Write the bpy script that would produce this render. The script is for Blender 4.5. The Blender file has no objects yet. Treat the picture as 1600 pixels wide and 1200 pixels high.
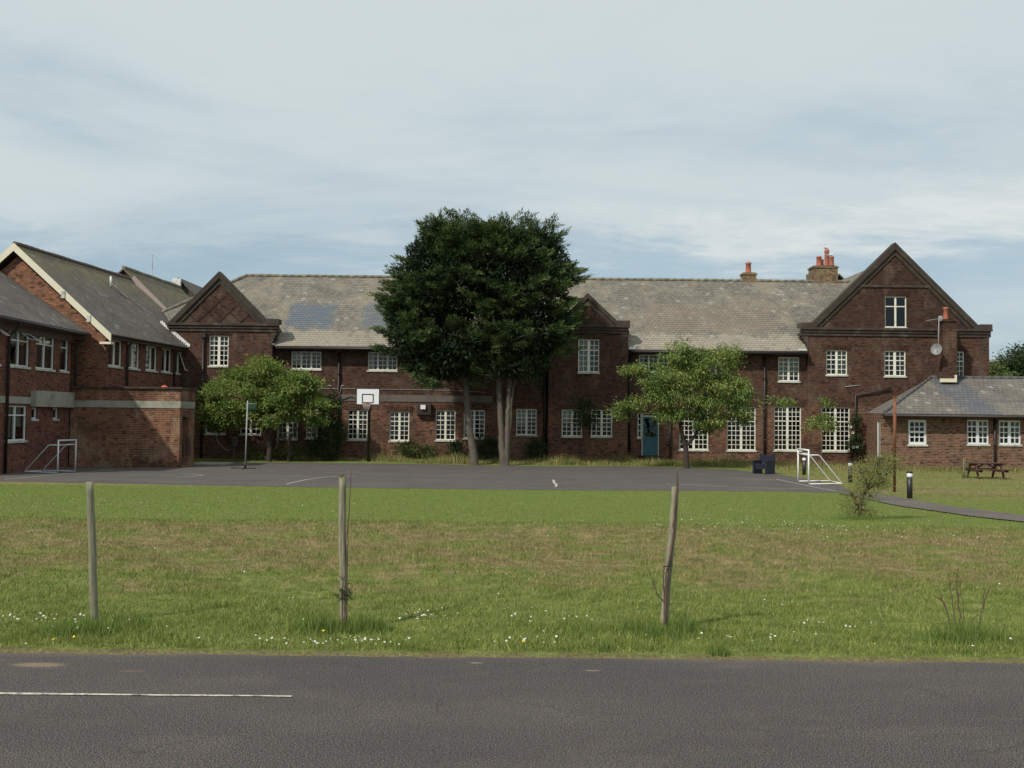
import bpy, math, random
import numpy as np
from mathutils import Vector, Matrix
from mathutils.geometry import tessellate_polygon
random.seed(7); rng = np.random.default_rng(7)
S = bpy.context.scene
R = math.radians

# ---------------------------------------------------------------- camera, sky, sun, exposure
EYE = 1.7
cam_d = bpy.data.cameras.new("camera"); cam = bpy.data.objects.new("camera", cam_d)
S.collection.objects.link(cam); S.camera = cam
cam_d.sensor_width = 36; cam_d.lens = 36; cam_d.clip_start = 0.1; cam_d.clip_end = 3000
CR = Matrix.Rotation(R(90) + math.atan(55/1600), 4, 'X') @ Matrix.Rotation(R(0.6), 4, 'Z')
cam.matrix_world = Matrix.Translation((0, 0, EYE)) @ CR

SUN = Vector((-0.52, -0.54, 0.68)).normalized()
sl = bpy.data.lights.new("sun", 'SUN'); so = bpy.data.objects.new("sun", sl)
S.collection.objects.link(so)
sl.energy = 3.6; sl.angle = R(1.5); sl.color = (1.0, 0.94, 0.84)
so.rotation_euler = SUN.to_track_quat('Z', 'Y').to_euler()

w = bpy.data.worlds.new("World"); S.world = w; w.use_nodes = True
wn = w.node_tree; wn.nodes.clear()
def N(nt, t, **kw):
    n = nt.nodes.new(t)
    for k, v in kw.items():
        if k.startswith('i_'): n.inputs[int(k[2:])].default_value = v
        else: setattr(n, k, v)
    return n
def math_n(nt, op, a, b=None, c=None, clamp=False):
    n = nt.nodes.new('ShaderNodeMath'); n.operation = op; n.use_clamp = clamp
    for i, v in enumerate((a, b, c)):
        if v is None: continue
        if isinstance(v, (int, float)): n.inputs[i].default_value = v
        else: nt.links.new(v, n.inputs[i])
    return n.outputs[0]
sky = N(wn, 'ShaderNodeTexSky', sky_type='NISHITA', sun_disc=False)
sky.sun_elevation = math.asin(SUN.z); sky.sun_rotation = math.atan2(SUN.x, SUN.y)
sky.air_density = 1.0; sky.dust_density = 2.0; sky.ozone_density = 1.0
bg1 = N(wn, 'ShaderNodeBackground'); bg1.inputs[1].default_value = 0.095
wn.links.new(sky.outputs[0], bg1.inputs[0])
tc = N(wn, 'ShaderNodeTexCoord'); sep = N(wn, 'ShaderNodeSeparateXYZ')
wn.links.new(tc.outputs['Generated'], sep.inputs[0])
den = math_n(wn, 'ADD', math_n(wn, 'MAXIMUM', sep.outputs[2], 0.0), 0.13)
cx = math_n(wn, 'DIVIDE', sep.outputs[0], den); cy = math_n(wn, 'DIVIDE', sep.outputs[1], den)
cv = N(wn, 'ShaderNodeCombineXYZ'); wn.links.new(cx, cv.inputs[0]); wn.links.new(cy, cv.inputs[1])
def wnoise(scale, detail, dist, loc, sc, rough=0.55, rot=0.0):
    mp = N(wn, 'ShaderNodeMapping'); mp.inputs[1].default_value = loc; mp.inputs[3].default_value = sc
    mp.inputs[2].default_value = (0, 0, rot)
    wn.links.new(cv.outputs[0], mp.inputs[0])
    nz = N(wn, 'ShaderNodeTexNoise'); nz.inputs['Scale'].default_value = scale
    nz.inputs['Detail'].default_value = detail; nz.inputs['Distortion'].default_value = dist
    nz.inputs['Roughness'].default_value = rough
    wn.links.new(mp.outputs[0], nz.inputs['Vector']); return nz.outputs[0]
n1 = wnoise(0.6, 8, 0.7, (5.3, 2.1, 0), (0.8, 1.2, 1), 0.55, R(10))
n2 = wnoise(1.6, 9, 0.3, (7.7, 4.2, 0), (0.9, 1.3, 1), 0.66, R(-8))
csum = math_n(wn, 'ADD', math_n(wn, 'MULTIPLY', n1, 0.68), math_n(wn, 'MULTIPLY', n2, 0.32))
# more cloud overhead, clearer band low down
elev = N(wn, 'ShaderNodeMapRange'); wn.links.new(sep.outputs[2], elev.inputs[0])
elev.inputs[1].default_value = 0.07; elev.inputs[2].default_value = 0.22
elev.inputs[3].default_value = -0.08; elev.inputs[4].default_value = 0.11
csum = math_n(wn, 'ADD', csum, elev.outputs[0])
mr = N(wn, 'ShaderNodeMapRange', interpolation_type='SMOOTHSTEP'); wn.links.new(csum, mr.inputs[0])
mr.inputs[1].default_value = 0.34; mr.inputs[2].default_value = 0.60
mr.inputs[3].default_value = 0.66; mr.inputs[4].default_value = 0.97
cc = N(wn, 'ShaderNodeMixRGB'); cc.inputs[1].default_value = (0.44, 0.57, 0.655, 1); cc.inputs[2].default_value = (0.63, 0.70, 0.715, 1)
ccf = N(wn, 'ShaderNodeMapRange'); wn.links.new(csum, ccf.inputs[0]); ccf.inputs[1].default_value = 0.36; ccf.inputs[2].default_value = 0.66; wn.links.new(ccf.outputs[0], cc.inputs[0])
bg2 = N(wn, 'ShaderNodeBackground'); bg2.inputs[1].default_value = 1.0
# a brighter bank of cloud low in the sky with a bluer gap below it
def wbump(z0, hw, amp):
    zz = math_n(wn, 'ADD', sep.outputs[2], math_n(wn, 'MULTIPLY', math_n(wn, 'SUBTRACT', n2, 0.5), amp))
    return math_n(wn, 'MAXIMUM', math_n(wn, 'SUBTRACT', 1.0, math_n(wn, 'DIVIDE', math_n(wn, 'ABSOLUTE', math_n(wn, 'SUBTRACT', zz, z0)), hw)), 0.0)
az = N(wn, 'ShaderNodeMapRange'); wn.links.new(sep.outputs[0], az.inputs[0]); az.inputs[1].default_value = -0.25; az.inputs[2].default_value = 0.25; az.inputs[3].default_value = 0.25; az.inputs[4].default_value = 1.0
cb1 = N(wn, 'ShaderNodeMixRGB'); wn.links.new(math_n(wn, 'MULTIPLY', math_n(wn, 'MULTIPLY', wbump(0.185, 0.035, 0.22), az.outputs[0]), 0.85, clamp=True), cb1.inputs[0]); wn.links.new(cc.outputs[0], cb1.inputs[1]); cb1.inputs[2].default_value = (0.76, 0.80, 0.78, 1)
cb2 = N(wn, 'ShaderNodeMixRGB'); wn.links.new(math_n(wn, 'MULTIPLY', wbump(0.135, 0.035, 0.16), 0.6, clamp=True), cb2.inputs[0]); wn.links.new(cb1.outputs[0], cb2.inputs[1]); cb2.inputs[2].default_value = (0.40, 0.55, 0.65, 1)
wn.links.new(cb2.outputs[0], bg2.inputs[0])
mx = N(wn, 'ShaderNodeMixShader'); wo = N(wn, 'ShaderNodeOutputWorld')
wn.links.new(mr.outputs[0], mx.inputs[0]); wn.links.new(bg1.outputs[0], mx.inputs[1]); wn.links.new(bg2.outputs[0], mx.inputs[2])
wn.links.new(mx.outputs[0], wo.inputs[0])
S.view_settings.view_transform = 'Standard'; S.view_settings.look = 'None'
S.view_settings.exposure = 0.0; S.view_settings.gamma = 1

# ---------------------------------------------------------------- pixel (1600x1200 photo) to point
def ray(px, py):
    d = CR.to_3x3() @ Vector(((px-800)/1600, -(py-600)/1600, -1)); return d
def U(px, py, Y):
    d = ray(px, py); t = Y/d.y; return Vector((d.x*t, Y, EYE+d.z*t))
def UX(px, Y, py=620): return U(px, py, Y).x
def UZ(py, Y, px=800): return U(px, py, Y).z
PROF = [(-80, -0.02), (7.3, -0.02), (7.42, 0.015), (8.6, -0.05), (11, -0.10), (14, -0.03), (16, 0.055), (17, 0.03), (20, -0.08), (32, -0.5), (49.3, -0.5), (50, -0.46), (60, -0.42), (400, -0.4), (3000, -2)]
PX_ = np.array([p[0] for p in PROF]); PZ_ = np.array([p[1] for p in PROF])
def gz(x, y):
    z = np.interp(y, PX_, PZ_)
    m = np.clip((y-7.6)/1.5, 0, 1)*np.clip((17.5-y)/2.5, 0, 1)
    return z + m*0.022*(np.sin(x*1.3+y*0.7)+np.sin(x*0.45-y*1.9+1.0)+0.6*np.sin(x*3.1+y*2.3))
def G(px, py):                       # pixel to the ground
    d = ray(px, py); lo, hi = 3.0, 200.0
    f = lambda t: EYE+d.z*t/d.y - float(gz(d.x*t/d.y, t))
    for _ in range(60):
        mid = (lo+hi)/2
        if f(mid) > 0: lo = mid
        else: hi = mid
    t = lo/d.y; return Vector((d.x*t, lo, float(gz(d.x*t, lo))))
def GC(px, py, z=-0.5):              # pixel to a level plane
    d = ray(px, py); t = (z-EYE)/d.z; return Vector((d.x*t, d.y*t, z))

# ---------------------------------------------------------------- objects
ORG = {}
def tag(o, label=None, cat=None, group=None, kind=None):
    if label: o['label'] = label
    if cat: o['category'] = cat
    if group: o['group'] = group
    if kind: o['kind'] = kind
    return o
def thing(name, label, cat, loc=(0, 0, 0), group=None):
    o = bpy.data.objects.new(name, None); S.collection.objects.link(o)
    o.empty_display_size = 0.2; o.location = loc; ORG[o.name] = Vector(loc)
    return tag(o, label, cat, group)
def link_mesh(name, me, parent=None, org=(0, 0, 0)):
    o = bpy.data.objects.new(name, me); S.collection.objects.link(o)
    if parent is not None: o.parent = parent; ORG[o.name] = ORG[parent.name]
    else: o.location = org; ORG[o.name] = Vector(org)
    return o
def perp(d):
    d = d.normalized(); a = Vector((0, 0, 1)) if abs(d.z) < 0.9 else Vector((1, 0, 0))
    u = d.cross(a).normalized(); return u, d.cross(u).normalized()
class MB:
    def __init__(s): s.v = []; s.f = []; s.m = []; s.sm = []
    def poly(s, pts, m=0, sm=False):
        i = len(s.v); s.v += [Vector(p) for p in pts]; s.f.append(list(range(i, i+len(pts)))); s.m.append(m); s.sm.append(sm)
    def faces(s, vs, fs, m=0, sm=False):
        i = len(s.v); s.v += [Vector(p) for p in vs]
        for f in fs: s.f.append([i+k for k in f]); s.m.append(m); s.sm.append(sm)
    def box(s, x0, x1, y0, y1, z0, z1, m=0):
        s.faces([(x0,y0,z0),(x1,y0,z0),(x1,y1,z0),(x0,y1,z0),(x0,y0,z1),(x1,y0,z1),(x1,y1,z1),(x0,y1,z1)],
                [(0,3,2,1),(4,5,6,7),(0,1,5,4),(1,2,6,5),(2,3,7,6),(3,0,4,7)], m)
    def obox(s, o, a, b, c, m=0):        # box from corner o with edge vectors a, b, c
        o, a, b, c = Vector(o), Vector(a), Vector(b), Vector(c)
        fs = [(0,3,2,1),(4,5,6,7),(0,1,5,4),(1,2,6,5),(2,3,7,6),(3,0,4,7)]
        if a.cross(b).dot(c) < 0: fs = [tuple(reversed(f)) for f in fs]
        s.faces([o, o+a, o+a+b, o+b, o+c, o+a+c, o+a+b+c, o+b+c], fs, m)
    def beam(s, p, q, w, h, m=0):
        p, q = Vector(p), Vector(q); u, v = perp(q-p)
        s.obox(p-u*w/2-v*h/2, u*w, v*h, q-p, m)
    def tube(s, pts, rad, n=8, m=0, cap=True, sm=True):
        pts = [Vector(p) for p in pts]
        if isinstance(rad, (int, float)): rad = [rad]*len(pts)
        i0 = len(s.v); u0 = None
        for k, p in enumerate(pts):
            d = (pts[min(k+1, len(pts)-1)]-pts[max(k-1, 0)])
            if d.length < 1e-6: d = Vector((0, 0, 1))
            d.normalize()
            if u0 is None: u0, _ = perp(d)
            u0 = (u0-d*u0.dot(d)).normalized(); v0 = d.cross(u0)
            for j in range(n):
                a = 2*math.pi*j/n; s.v.append(p+(u0*math.cos(a)+v0*math.sin(a))*rad[k])
        for k in range(len(pts)-1):
            for j in range(n):
                a = i0+k*n+j; b = i0+k*n+(j+1) % n
                s.f.append([a, b, b+n, a+n]); s.m.append(m); s.sm.append(sm)
        if cap:
            s.f.append([i0+j for j in range(n)][::-1]); s.m.append(m); s.sm.append(False)
            e = i0+(len(pts)-1)*n; s.f.append([e+j for j in range(n)]); s.m.append(m); s.sm.append(False)
    def lathe(s, base, prof, n=16, m=0, sm=True):
        s.tube_prof(base, prof, n, m, sm)
    def tube_prof(s, base, prof, n, m, sm):
        i0 = len(s.v); b = Vector(base)
        for r, z in prof:
            for j in range(n):
                a = 2*math.pi*j/n; s.v.append(b+Vector((math.cos(a)*r, math.sin(a)*r, z)))
        for k in range(len(prof)-1):
            for j in range(n):
                a = i0+k*n+j; c = i0+k*n+(j+1) % n
                s.f.append([a, c, c+n, a+n]); s.m.append(m); s.sm.append(sm)
        s.f.append([i0+j for j in range(n)][::-1]); s.m.append(m); s.sm.append(False)
        e = i0+(len(prof)-1)*n; s.f.append([e+j for j in range(n)]); s.m.append(m); s.sm.append(False)
    def build(s, name, mats, parent=None, org=(0, 0, 0)):
        if not isinstance(mats, (list, tuple)): mats = [mats]
        o3 = ORG[parent.name] if parent is not None else Vector(org)
        me = bpy.data.meshes.new(name)
        me.from_pydata([tuple(p-o3) for p in s.v], [], s.f)
        for mt in mats: me.materials.append(mt)
        me.polygons.foreach_set('material_index', s.m); me.polygons.foreach_set('use_smooth', s.sm)
        me.update()
        return link_mesh(name, me, parent, org)
def np_mesh(name, verts, nper, mat, rnd=None, parent=None, org=(0, 0, 0)):
    """many separate faces of nper vertices each, fast; rnd = one number per face"""
    o3 = np.array(ORG[parent.name] if parent is not None else org)
    verts = (verts.reshape(-1, 3)-o3).astype(np.float32); nv = len(verts); nf = nv//nper
    me = bpy.data.meshes.new(name); me.vertices.add(nv); me.vertices.foreach_set('co', verts.ravel())
    me.loops.add(nv); me.loops.foreach_set('vertex_index', np.arange(nv, dtype=np.int32))
    me.polygons.add(nf); me.polygons.foreach_set('loop_start', np.arange(0, nv, nper, dtype=np.int32))
    me.polygons.foreach_set('loop_total', np.full(nf, nper, dtype=np.int32))
    if rnd is not None:
        at = me.attributes.new('rnd', 'FLOAT', 'FACE'); at.data.foreach_set('value', rnd.astype(np.float32))
    me.materials.append(mat); me.update(calc_edges=True); me.validate()
    return link_mesh(name, me, parent, org)

# ---------------------------------------------------------------- materials
def mat_new(name):
    m = bpy.data.materials.new(name); m.use_nodes = True; nt = m.node_tree
    return m, nt, nt.nodes['Principled BSDF']
def ramp(nt, fac, stops):
    r = nt.nodes.new('ShaderNodeValToRGB'); nt.links.new(fac, r.inputs[0])
    el = r.color_ramp.elements
    while len(el) < len(stops): el.new(0.5)
    for e, (p, c) in zip(el, stops):
        e.position = p; e.color = (*c, 1) if len(c) == 3 else c
    return r.outputs[0]
def noise(nt, vec, scale, detail=4, rough=0.55, dist=0.0, out=0):
    n = nt.nodes.new('ShaderNodeTexNoise'); n.inputs['Scale'].default_value = scale
    n.inputs['Detail'].default_value = detail; n.inputs['Roughness'].default_value = rough
    n.inputs['Distortion'].default_value = dist
    if vec is not None: nt.links.new(vec, n.inputs['Vector'])
    return n.outputs[out]
def mixc(nt, fac, a, b, mode='MIX'):
    n = nt.nodes.new('ShaderNodeMixRGB'); n.blend_type = mode
    for i, v in enumerate((fac, a, b)):
        if isinstance(v, (int, float)): n.inputs[i].default_value = v
        elif isinstance(v, tuple): n.inputs[i].default_value = (*v, 1)
        else: nt.links.new(v, n.inputs[i])
    return n.outputs[0]
def mrange(nt, v, a, b, c=0.0, d=1.0, smooth=False):
    n = nt.nodes.new('ShaderNodeMapRange')
    if smooth: n.interpolation_type = 'SMOOTHSTEP'
    nt.links.new(v, n.inputs[0])
    for i, x in enumerate((a, b, c, d)): n.inputs[i+1].default_value = x
    return n.outputs[0]
def pos(nt):
    g = nt.nodes.new('ShaderNodeNewGeometry'); return g.outputs['Position'], g.outputs['Normal']
def scalev(nt, vec, sc):
    m = nt.nodes.new('ShaderNodeMapping'); nt.links.new(vec, m.inputs[0]); m.inputs[3].default_value = sc; return m.outputs[0]
def bump(nt, bs, h, strength, dist=0.02):
    b = nt.nodes.new('ShaderNodeBump'); b.inputs['Strength'].default_value = strength; b.inputs['Distance'].default_value = dist
    nt.links.new(h, b.inputs['Height']); nt.links.new(b.outputs[0], bs.inputs['Normal'])
def plain(name, col, rough=0.7, var=0.12, scale=6.0, metal=0.0, dirt=None):
    m, nt, b = mat_new(name); p, n = pos(nt)
    f = noise(nt, p, scale, 5)
    c = mixc(nt, f, tuple(x*(1-var) for x in col), tuple(min(1, x*(1+var)) for x in col))
    if dirt:
        d = ramp(nt, noise(nt, p, scale*0.6, 6, 0.65), [(0.5, (0, 0, 0)), (0.68, (1, 1, 1))])
        c = mixc(nt, d, c, dirt)
    nt.links.new(c, b.inputs['Base Color']); b.inputs['Roughness'].default_value = rough; b.inputs['Metallic'].default_value = metal
    bump(nt, b, f, 0.15)
    return m
def wall_uv(nt):
    """(along the wall, height) for any upright wall, (along the eave, height*1.45) for roofs"""
    p, n = pos(nt); sp = nt.nodes.new('ShaderNodeSeparateXYZ'); sn = nt.nodes.new('ShaderNodeSeparateXYZ')
    nt.links.new(p, sp.inputs[0]); nt.links.new(n, sn.inputs[0])
    side = math_n(nt, 'GREATER_THAN', math_n(nt, 'ABSOLUTE', sn.outputs[0]), math_n(nt, 'ABSOLUTE', sn.outputs[1]))
    mu = nt.nodes.new('ShaderNodeMix'); mu.data_type = 'FLOAT'
    nt.links.new(side, mu.inputs[0]); nt.links.new(sp.outputs[0], mu.inputs[2]); nt.links.new(sp.outputs[1], mu.inputs[3])
    c = nt.nodes.new('ShaderNodeCombineXYZ'); nt.links.new(mu.outputs[0], c.inputs[0]); nt.links.new(sp.outputs[2], c.inputs[1])
    return p, c.outputs[0], sp
def brick(name, c1, c2, mortar, soot=(0.02, 0.014, 0.012), soot_lo=0.45, soot_hi=0.75, soot_amt=0.8, pale=None, sootz=None, sootz2=None, palebox=None):
    m, nt, b = mat_new(name); p, uv, sp = wall_uv(nt)
    t = nt.nodes.new('ShaderNodeTexBrick'); nt.links.new(uv, t.inputs['Vector'])
    t.inputs['Scale'].default_value = 1.0; t.inputs['Brick Width'].default_value = 0.17; t.inputs['Row Height'].default_value = 0.075
    t.inputs['Mortar Size'].default_value = 0.011; t.inputs['Mortar Smooth'].default_value = 0.3; t.inputs['Bias'].default_value = -0.1
    t.inputs['Color1'].default_value = (*c1, 1); t.inputs['Color2'].default_value = (*c2, 1); t.inputs['Mortar'].default_value = (*mortar, 1)
    big = noise(nt, scalev(nt, p, (0.35, 0.35, 0.8)), 1.0, 6, 0.6)
    mid = noise(nt, p, 4.0, 5, 0.7)
    c = t.outputs[0]
    c = mixc(nt, mrange(nt, mid, 0.3, 0.75), mixc(nt, 1.0, c, (0.72, 0.70, 0.70), 'MULTIPLY'), mixc(nt, 1.0, c, (1.35, 1.3, 1.25), 'MULTIPLY'))
    # odd single bricks, orange and near black
    wn_ = nt.nodes.new('ShaderNodeTexWhiteNoise'); wn_.noise_dimensions = '2D'
    sn = nt.nodes.new('ShaderNodeVectorMath'); sn.operation = 'SNAP'; nt.links.new(uv, sn.inputs[0]); sn.inputs[1].default_value = (0.17, 0.075, 1)
    nt.links.new(sn.outputs[0], wn_.inputs[0])
    c = mixc(nt, mrange(nt, wn_.outputs[0], 0.93, 0.96, 0, 0.6), c, tuple(x*1.6 for x in c1))
    c = mixc(nt, mrange(nt, wn_.outputs[0], 0.12, 0.09, 0, 0.6), c, soot)
    sf = mrange(nt, big, soot_lo, soot_hi, 0, soot_amt, True)
    if sootz:
        hz = mrange(nt, sp.outputs[2], sootz[0], sootz[1], 0, sootz[2], True)
        sf = math_n(nt, 'MAXIMUM', sf, math_n(nt, 'MULTIPLY', hz, mrange(nt, mid, 0.2, 0.6, 0.55, 1.0)))
    if sootz2:
        hz = mrange(nt, sp.outputs[2], sootz2[0], sootz2[1], 0, sootz2[2], True)
        sf = math_n(nt, 'MAXIMUM', sf, math_n(nt, 'MULTIPLY', hz, mrange(nt, mid, 0.2, 0.7, 0.8, 1.1)), clamp=True)
    c = mixc(nt, sf, c, mixc(nt, 0.74, c, soot))
    if pale:
        pf = ramp(nt, noise(nt, scalev(nt, p, (0.8, 0.8, 0.5)), 1.6, 7, 0.7), [(0.50, (0, 0, 0)), (0.66, (1, 1, 1))])
        pf2 = math_n(nt, 'MULTIPLY', pf, mrange(nt, t.outputs[1], 0.2, 0.9, 0.25, 0.95))
        c = mixc(nt, pf2, c, pale)
    nt.links.new(c, b.inputs['Base Color']); b.inputs['Roughness'].default_value = 0.92
    b.inputs['Specular IOR Level'].default_value = 0.15
    h = math_n(nt, 'SUBTRACT', mid, math_n(nt, 'MULTIPLY', t.outputs[1], 0.8))
    bump(nt, b, h, 0.5, 0.012)
    return m
def slate(name, c1, c2, lich=(0.30, 0.27, 0.17), lich_amt=0.7, patches=(), w_=0.22, h_=0.12, moss=None, streak=0.4, mossz=None):
    m, nt, b = mat_new(name); p, uv, sp = wall_uv(nt)
    t = nt.nodes.new('ShaderNodeTexBrick'); nt.links.new(uv, t.inputs['Vector'])
    t.inputs['Scale'].default_value = 1.0; t.inputs['Brick Width'].default_value = w_; t.inputs['Row Height'].default_value = h_
    t.inputs['Mortar Size'].default_value = 0.012; t.inputs['Mortar Smooth'].default_value = 0.2
    t.inputs['Color1'].default_value = (*c1, 1); t.inputs['Color2'].default_value = (*c2, 1)
    t.inputs['Mortar'].default_value = tuple(x*0.42 for x in c1)+(1,)
    c = t.outputs[0]
    wn_ = nt.nodes.new('ShaderNodeTexWhiteNoise'); wn_.noise_dimensions = '2D'
    sn = nt.nodes.new('ShaderNodeVectorMath'); sn.operation = 'SNAP'; nt.links.new(uv, sn.inputs[0]); sn.inputs[1].default_value = (w_, h_, 1)
    nt.links.new(sn.outputs[0], wn_.inputs[0])
    c = mixc(nt, mrange(nt, wn_.outputs[0], 0, 1, 0, 0.35), c, mixc(nt, 1.0, c, (0.62, 0.62, 0.66), 'MULTIPLY'))
    c = mixc(nt, mrange(nt, wn_.outputs[0], 0.975, 0.98, 0, 0.5), c, (0.34, 0.34, 0.32))
    mid = noise(nt, p, 0.7, 8, 0.72)
    bl = noise(nt, scalev(nt, p, (0.5, 0.8, 1.1)), 1.3, 7, 0.75)
    c = mixc(nt, mrange(nt, bl, 0.35, 0.52, 0.45, 0, True), c, mixc(nt, 1.0, c, (0.66, 0.64, 0.64), 'MULTIPLY'))
    c = mixc(nt, mrange(nt, bl, 0.60, 0.68, 0, 0.45, True), c, mixc(nt, 1.0, c, (1.5, 1.48, 1.45), 'MULTIPLY'))
    c = mixc(nt, mrange(nt, mid, 0.42, 0.66, 0, lich_amt, True), c, lich)
    sv = noise(nt, scalev(nt, p, (5, 5, 0.5)), 1.0, 4, 0.6)
    c = mixc(nt, mrange(nt, sv, 0.35, 0.7, 0, streak), c, mixc(nt, 1.0, c, (1.35, 1.35, 1.3), 'MULTIPLY'))
    if moss:
        mf = ramp(nt, noise(nt, p, 2.2, 7, 0.7), [(0.42, (0, 0, 0)), (0.62, (1, 1, 1))])
        if mossz: mf = math_n(nt, 'MULTIPLY', mf, mrange(nt, sp.outputs[2], mossz[0], mossz[1], 0, 0.9))
        c = mixc(nt, mf, c, moss)
    for (x0, x1, z0, z1, col, amt) in patches:
        e = noise(nt, p, 1.6, 5, 0.8)
        def edge(v, lo, hi):
            j = math_n(nt, 'ADD', v, math_n(nt, 'MULTIPLY', math_n(nt, 'SUBTRACT', e, 0.5), 1.6))
            return math_n(nt, 'MULTIPLY', mrange(nt, j, lo-0.06, lo+0.06), mrange(nt, j, hi+0.06, hi-0.06))
        snp = nt.nodes.new('ShaderNodeSeparateXYZ'); nt.links.new(sn.outputs[0], snp.inputs[0])
        k = math_n(nt, 'MULTIPLY', edge(snp.outputs[0], x0, x1), edge(snp.outputs[1], z0, z1))
        k = math_n(nt, 'MULTIPLY', k, mrange(nt, wn_.outputs[0], 0.0, 0.25, 0.3*amt, amt))
        c = mixc(nt, k, c, mixc(nt, t.outputs[1], col, tuple(x*0.5 for x in col)))
    nt.links.new(c, b.inputs['Base Color']); b.inputs['Roughness'].default_value = 0.8
    b.inputs['Specular IOR Level'].default_value = 0.3
    h = math_n(nt, 'SUBTRACT', math_n(nt, 'MULTIPLY', wn_.outputs[0], 0.5), t.outputs[1])
    bump(nt, b, h, 0.6, 0.015)
    return m
def leafmat(name, cols, trans=0.25, rough=0.6, spec=0.3):
    m, nt, b = mat_new(name)
    a = nt.nodes.new('ShaderNodeAttribute'); a.attribute_name = 'rnd'
    p, n = pos(nt); f = math_n(nt, 'ADD', math_n(nt, 'MULTIPLY', a.outputs['Fac'], 0.65), math_n(nt, 'MULTIPLY', noise(nt, p, 0.9, 3), 0.35))
    k = len(cols); c = ramp(nt, f, [(0.2+0.6*i/(k-1), cc_) for i, cc_ in enumerate(cols)])
    nt.links.new(c, b.inputs['Base Color']); b.inputs['Roughness'].default_value = rough; b.inputs['Specular IOR Level'].default_value = spec
    tr = nt.nodes.new('ShaderNodeBsdfTranslucent'); nt.links.new(mixc(nt, 1.0, c, (1.1, 1.25, 0.6), 'MULTIPLY'), tr.inputs[0])
    ms = nt.nodes.new('ShaderNodeMixShader'); ms.inputs[0].default_value = trans
    nt.links.new(b.outputs[0], ms.inputs[1]); nt.links.new(tr.outputs[0], ms.inputs[2])
    nt.links.new(ms.outputs[0], nt.nodes['Material Output'].inputs[0])
    return m

M = {}
M['brick_main'] = brick('old_brown_brick', (0.185, 0.076, 0.046), (0.055, 0.029, 0.023), (0.18, 0.13, 0.10), soot_lo=0.42, soot_hi=0.7, soot_amt=0.7, sootz=(2.2, 2.8, 0.86), sootz2=(6.1, 6.6, 1.0), pale=(0.17, 0.13, 0.10))
M['brick_gable'] = brick('sooty_gable_brick', (0.075, 0.042, 0.032), (0.042, 0.026, 0.022), (0.07, 0.058, 0.05), soot_lo=0.3, soot_hi=0.6, soot_amt=0.8)
M['brick_red'] = brick('red_brick', (0.19, 0.070, 0.046), (0.115, 0.046, 0.035), (0.15, 0.105, 0.085), soot_lo=0.5, soot_hi=0.85, soot_amt=0.5)
M['brick_orange'] = brick('orange_brick', (0.26, 0.115, 0.063), (0.12, 0.055, 0.038), (0.2, 0.14, 0.10), soot_lo=0.5, soot_hi=0.8, soot_amt=0.5)
M['brick_block'] = brick('stained_red_brick', (0.19, 0.075, 0.047), (0.12, 0.05, 0.036), (0.28, 0.20, 0.13), soot_lo=0.45, soot_hi=0.7, soot_amt=0.8, pale=(0.42, 0.34, 0.22))
M['brick_annexe'] = brick('annexe_brick', (0.165, 0.078, 0.052), (0.085, 0.045, 0.035), (0.24, 0.19, 0.14), soot_lo=0.5, soot_hi=0.8, soot_amt=0.5)
bx0, bx1 = U(449, 495, 55).x, U(528, 495, 55).x
P_ = U(480, 477, 56); Q_ = U(480, 515, 54)
M['slate_main'] = slate('weathered_stone_slate', (0.20, 0.182, 0.148), (0.140, 0.130, 0.112), lich=(0.26, 0.228, 0.168), lich_amt=0.55,
    patches=((U(449, 495, 55).x, U(520, 495, 55).x, Q_.z, P_.z, (0.115, 0.138, 0.165), 0.95), (U(566, 495, 55).x, U(640, 495, 55).x, Q_.z+0.1, P_.z+0.1, (0.115, 0.138, 0.165), 0.8),
             (U(430, 495, 53).x, U(1260, 495, 53).x, UZ(545, 53)-0.6, UZ(520, 53), (0.36, 0.32, 0.25), 0.6),
             (U(1010, 495, 54).x, U(1210, 495, 54).x, UZ(500, 54)-0.6, UZ(470, 54), (0.22, 0.165, 0.13), 0.5)))
M['slate_wing'] = slate('brown_grey_slate', (0.15, 0.125, 0.112), (0.105, 0.092, 0.088), lich=(0.19, 0.165, 0.13), lich_amt=0.4)
M['slate_moss'] = slate('mossy_ridge_slate', (0.165, 0.142, 0.122), (0.12, 0.105, 0.095), lich=(0.20, 0.18, 0.13), lich_amt=0.45, moss=(0.21, 0.165, 0.06), mossz=(7.2, 8.6))
M['slate_annexe'] = slate('annexe_slate', (0.18, 0.16, 0.14), (0.13, 0.12, 0.11), lich=(0.21, 0.19, 0.155), lich_amt=0.5,
    patches=((UX(1472, 50), UX(1530, 50), -5, 12, (0.10, 0.11, 0.13), 0.75),))
M['coping'] = plain('mossy_coping', (0.042, 0.031, 0.024), 0.95, 0.45, 3.0, dirt=(0.060, 0.055, 0.035))
M['cornice'] = plain('dark_stone', (0.050, 0.035, 0.028), 0.95, 0.4, 3.0, dirt=(0.10, 0.085, 0.06))
M['ridge'] = plain('ridge_tile', (0.17, 0.155, 0.12), 0.9, 0.4, 3.0, dirt=(0.30, 0.28, 0.2))
M['white'] = plain('old_white_paint', (0.72, 0.71, 0.62), 0.6, 0.06, 5.0, dirt=(0.55, 0.52, 0.42))
M['whiteclean'] = plain('white_upvc', (0.68, 0.70, 0.70), 0.45, 0.05, 4.0)
M['sill'] = plain('painted_sill', (0.50, 0.50, 0.44), 0.8, 0.25, 4.0, dirt=(0.25, 0.23, 0.18))
M['cream'] = plain('cream_bargeboard', (0.66, 0.62, 0.47), 0.6, 0.06, 3.0)
M['lead'] = plain('lead_flashing', (0.66, 0.66, 0.64), 0.6, 0.25, 8.0, dirt=(0.3, 0.3, 0.28))
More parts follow.
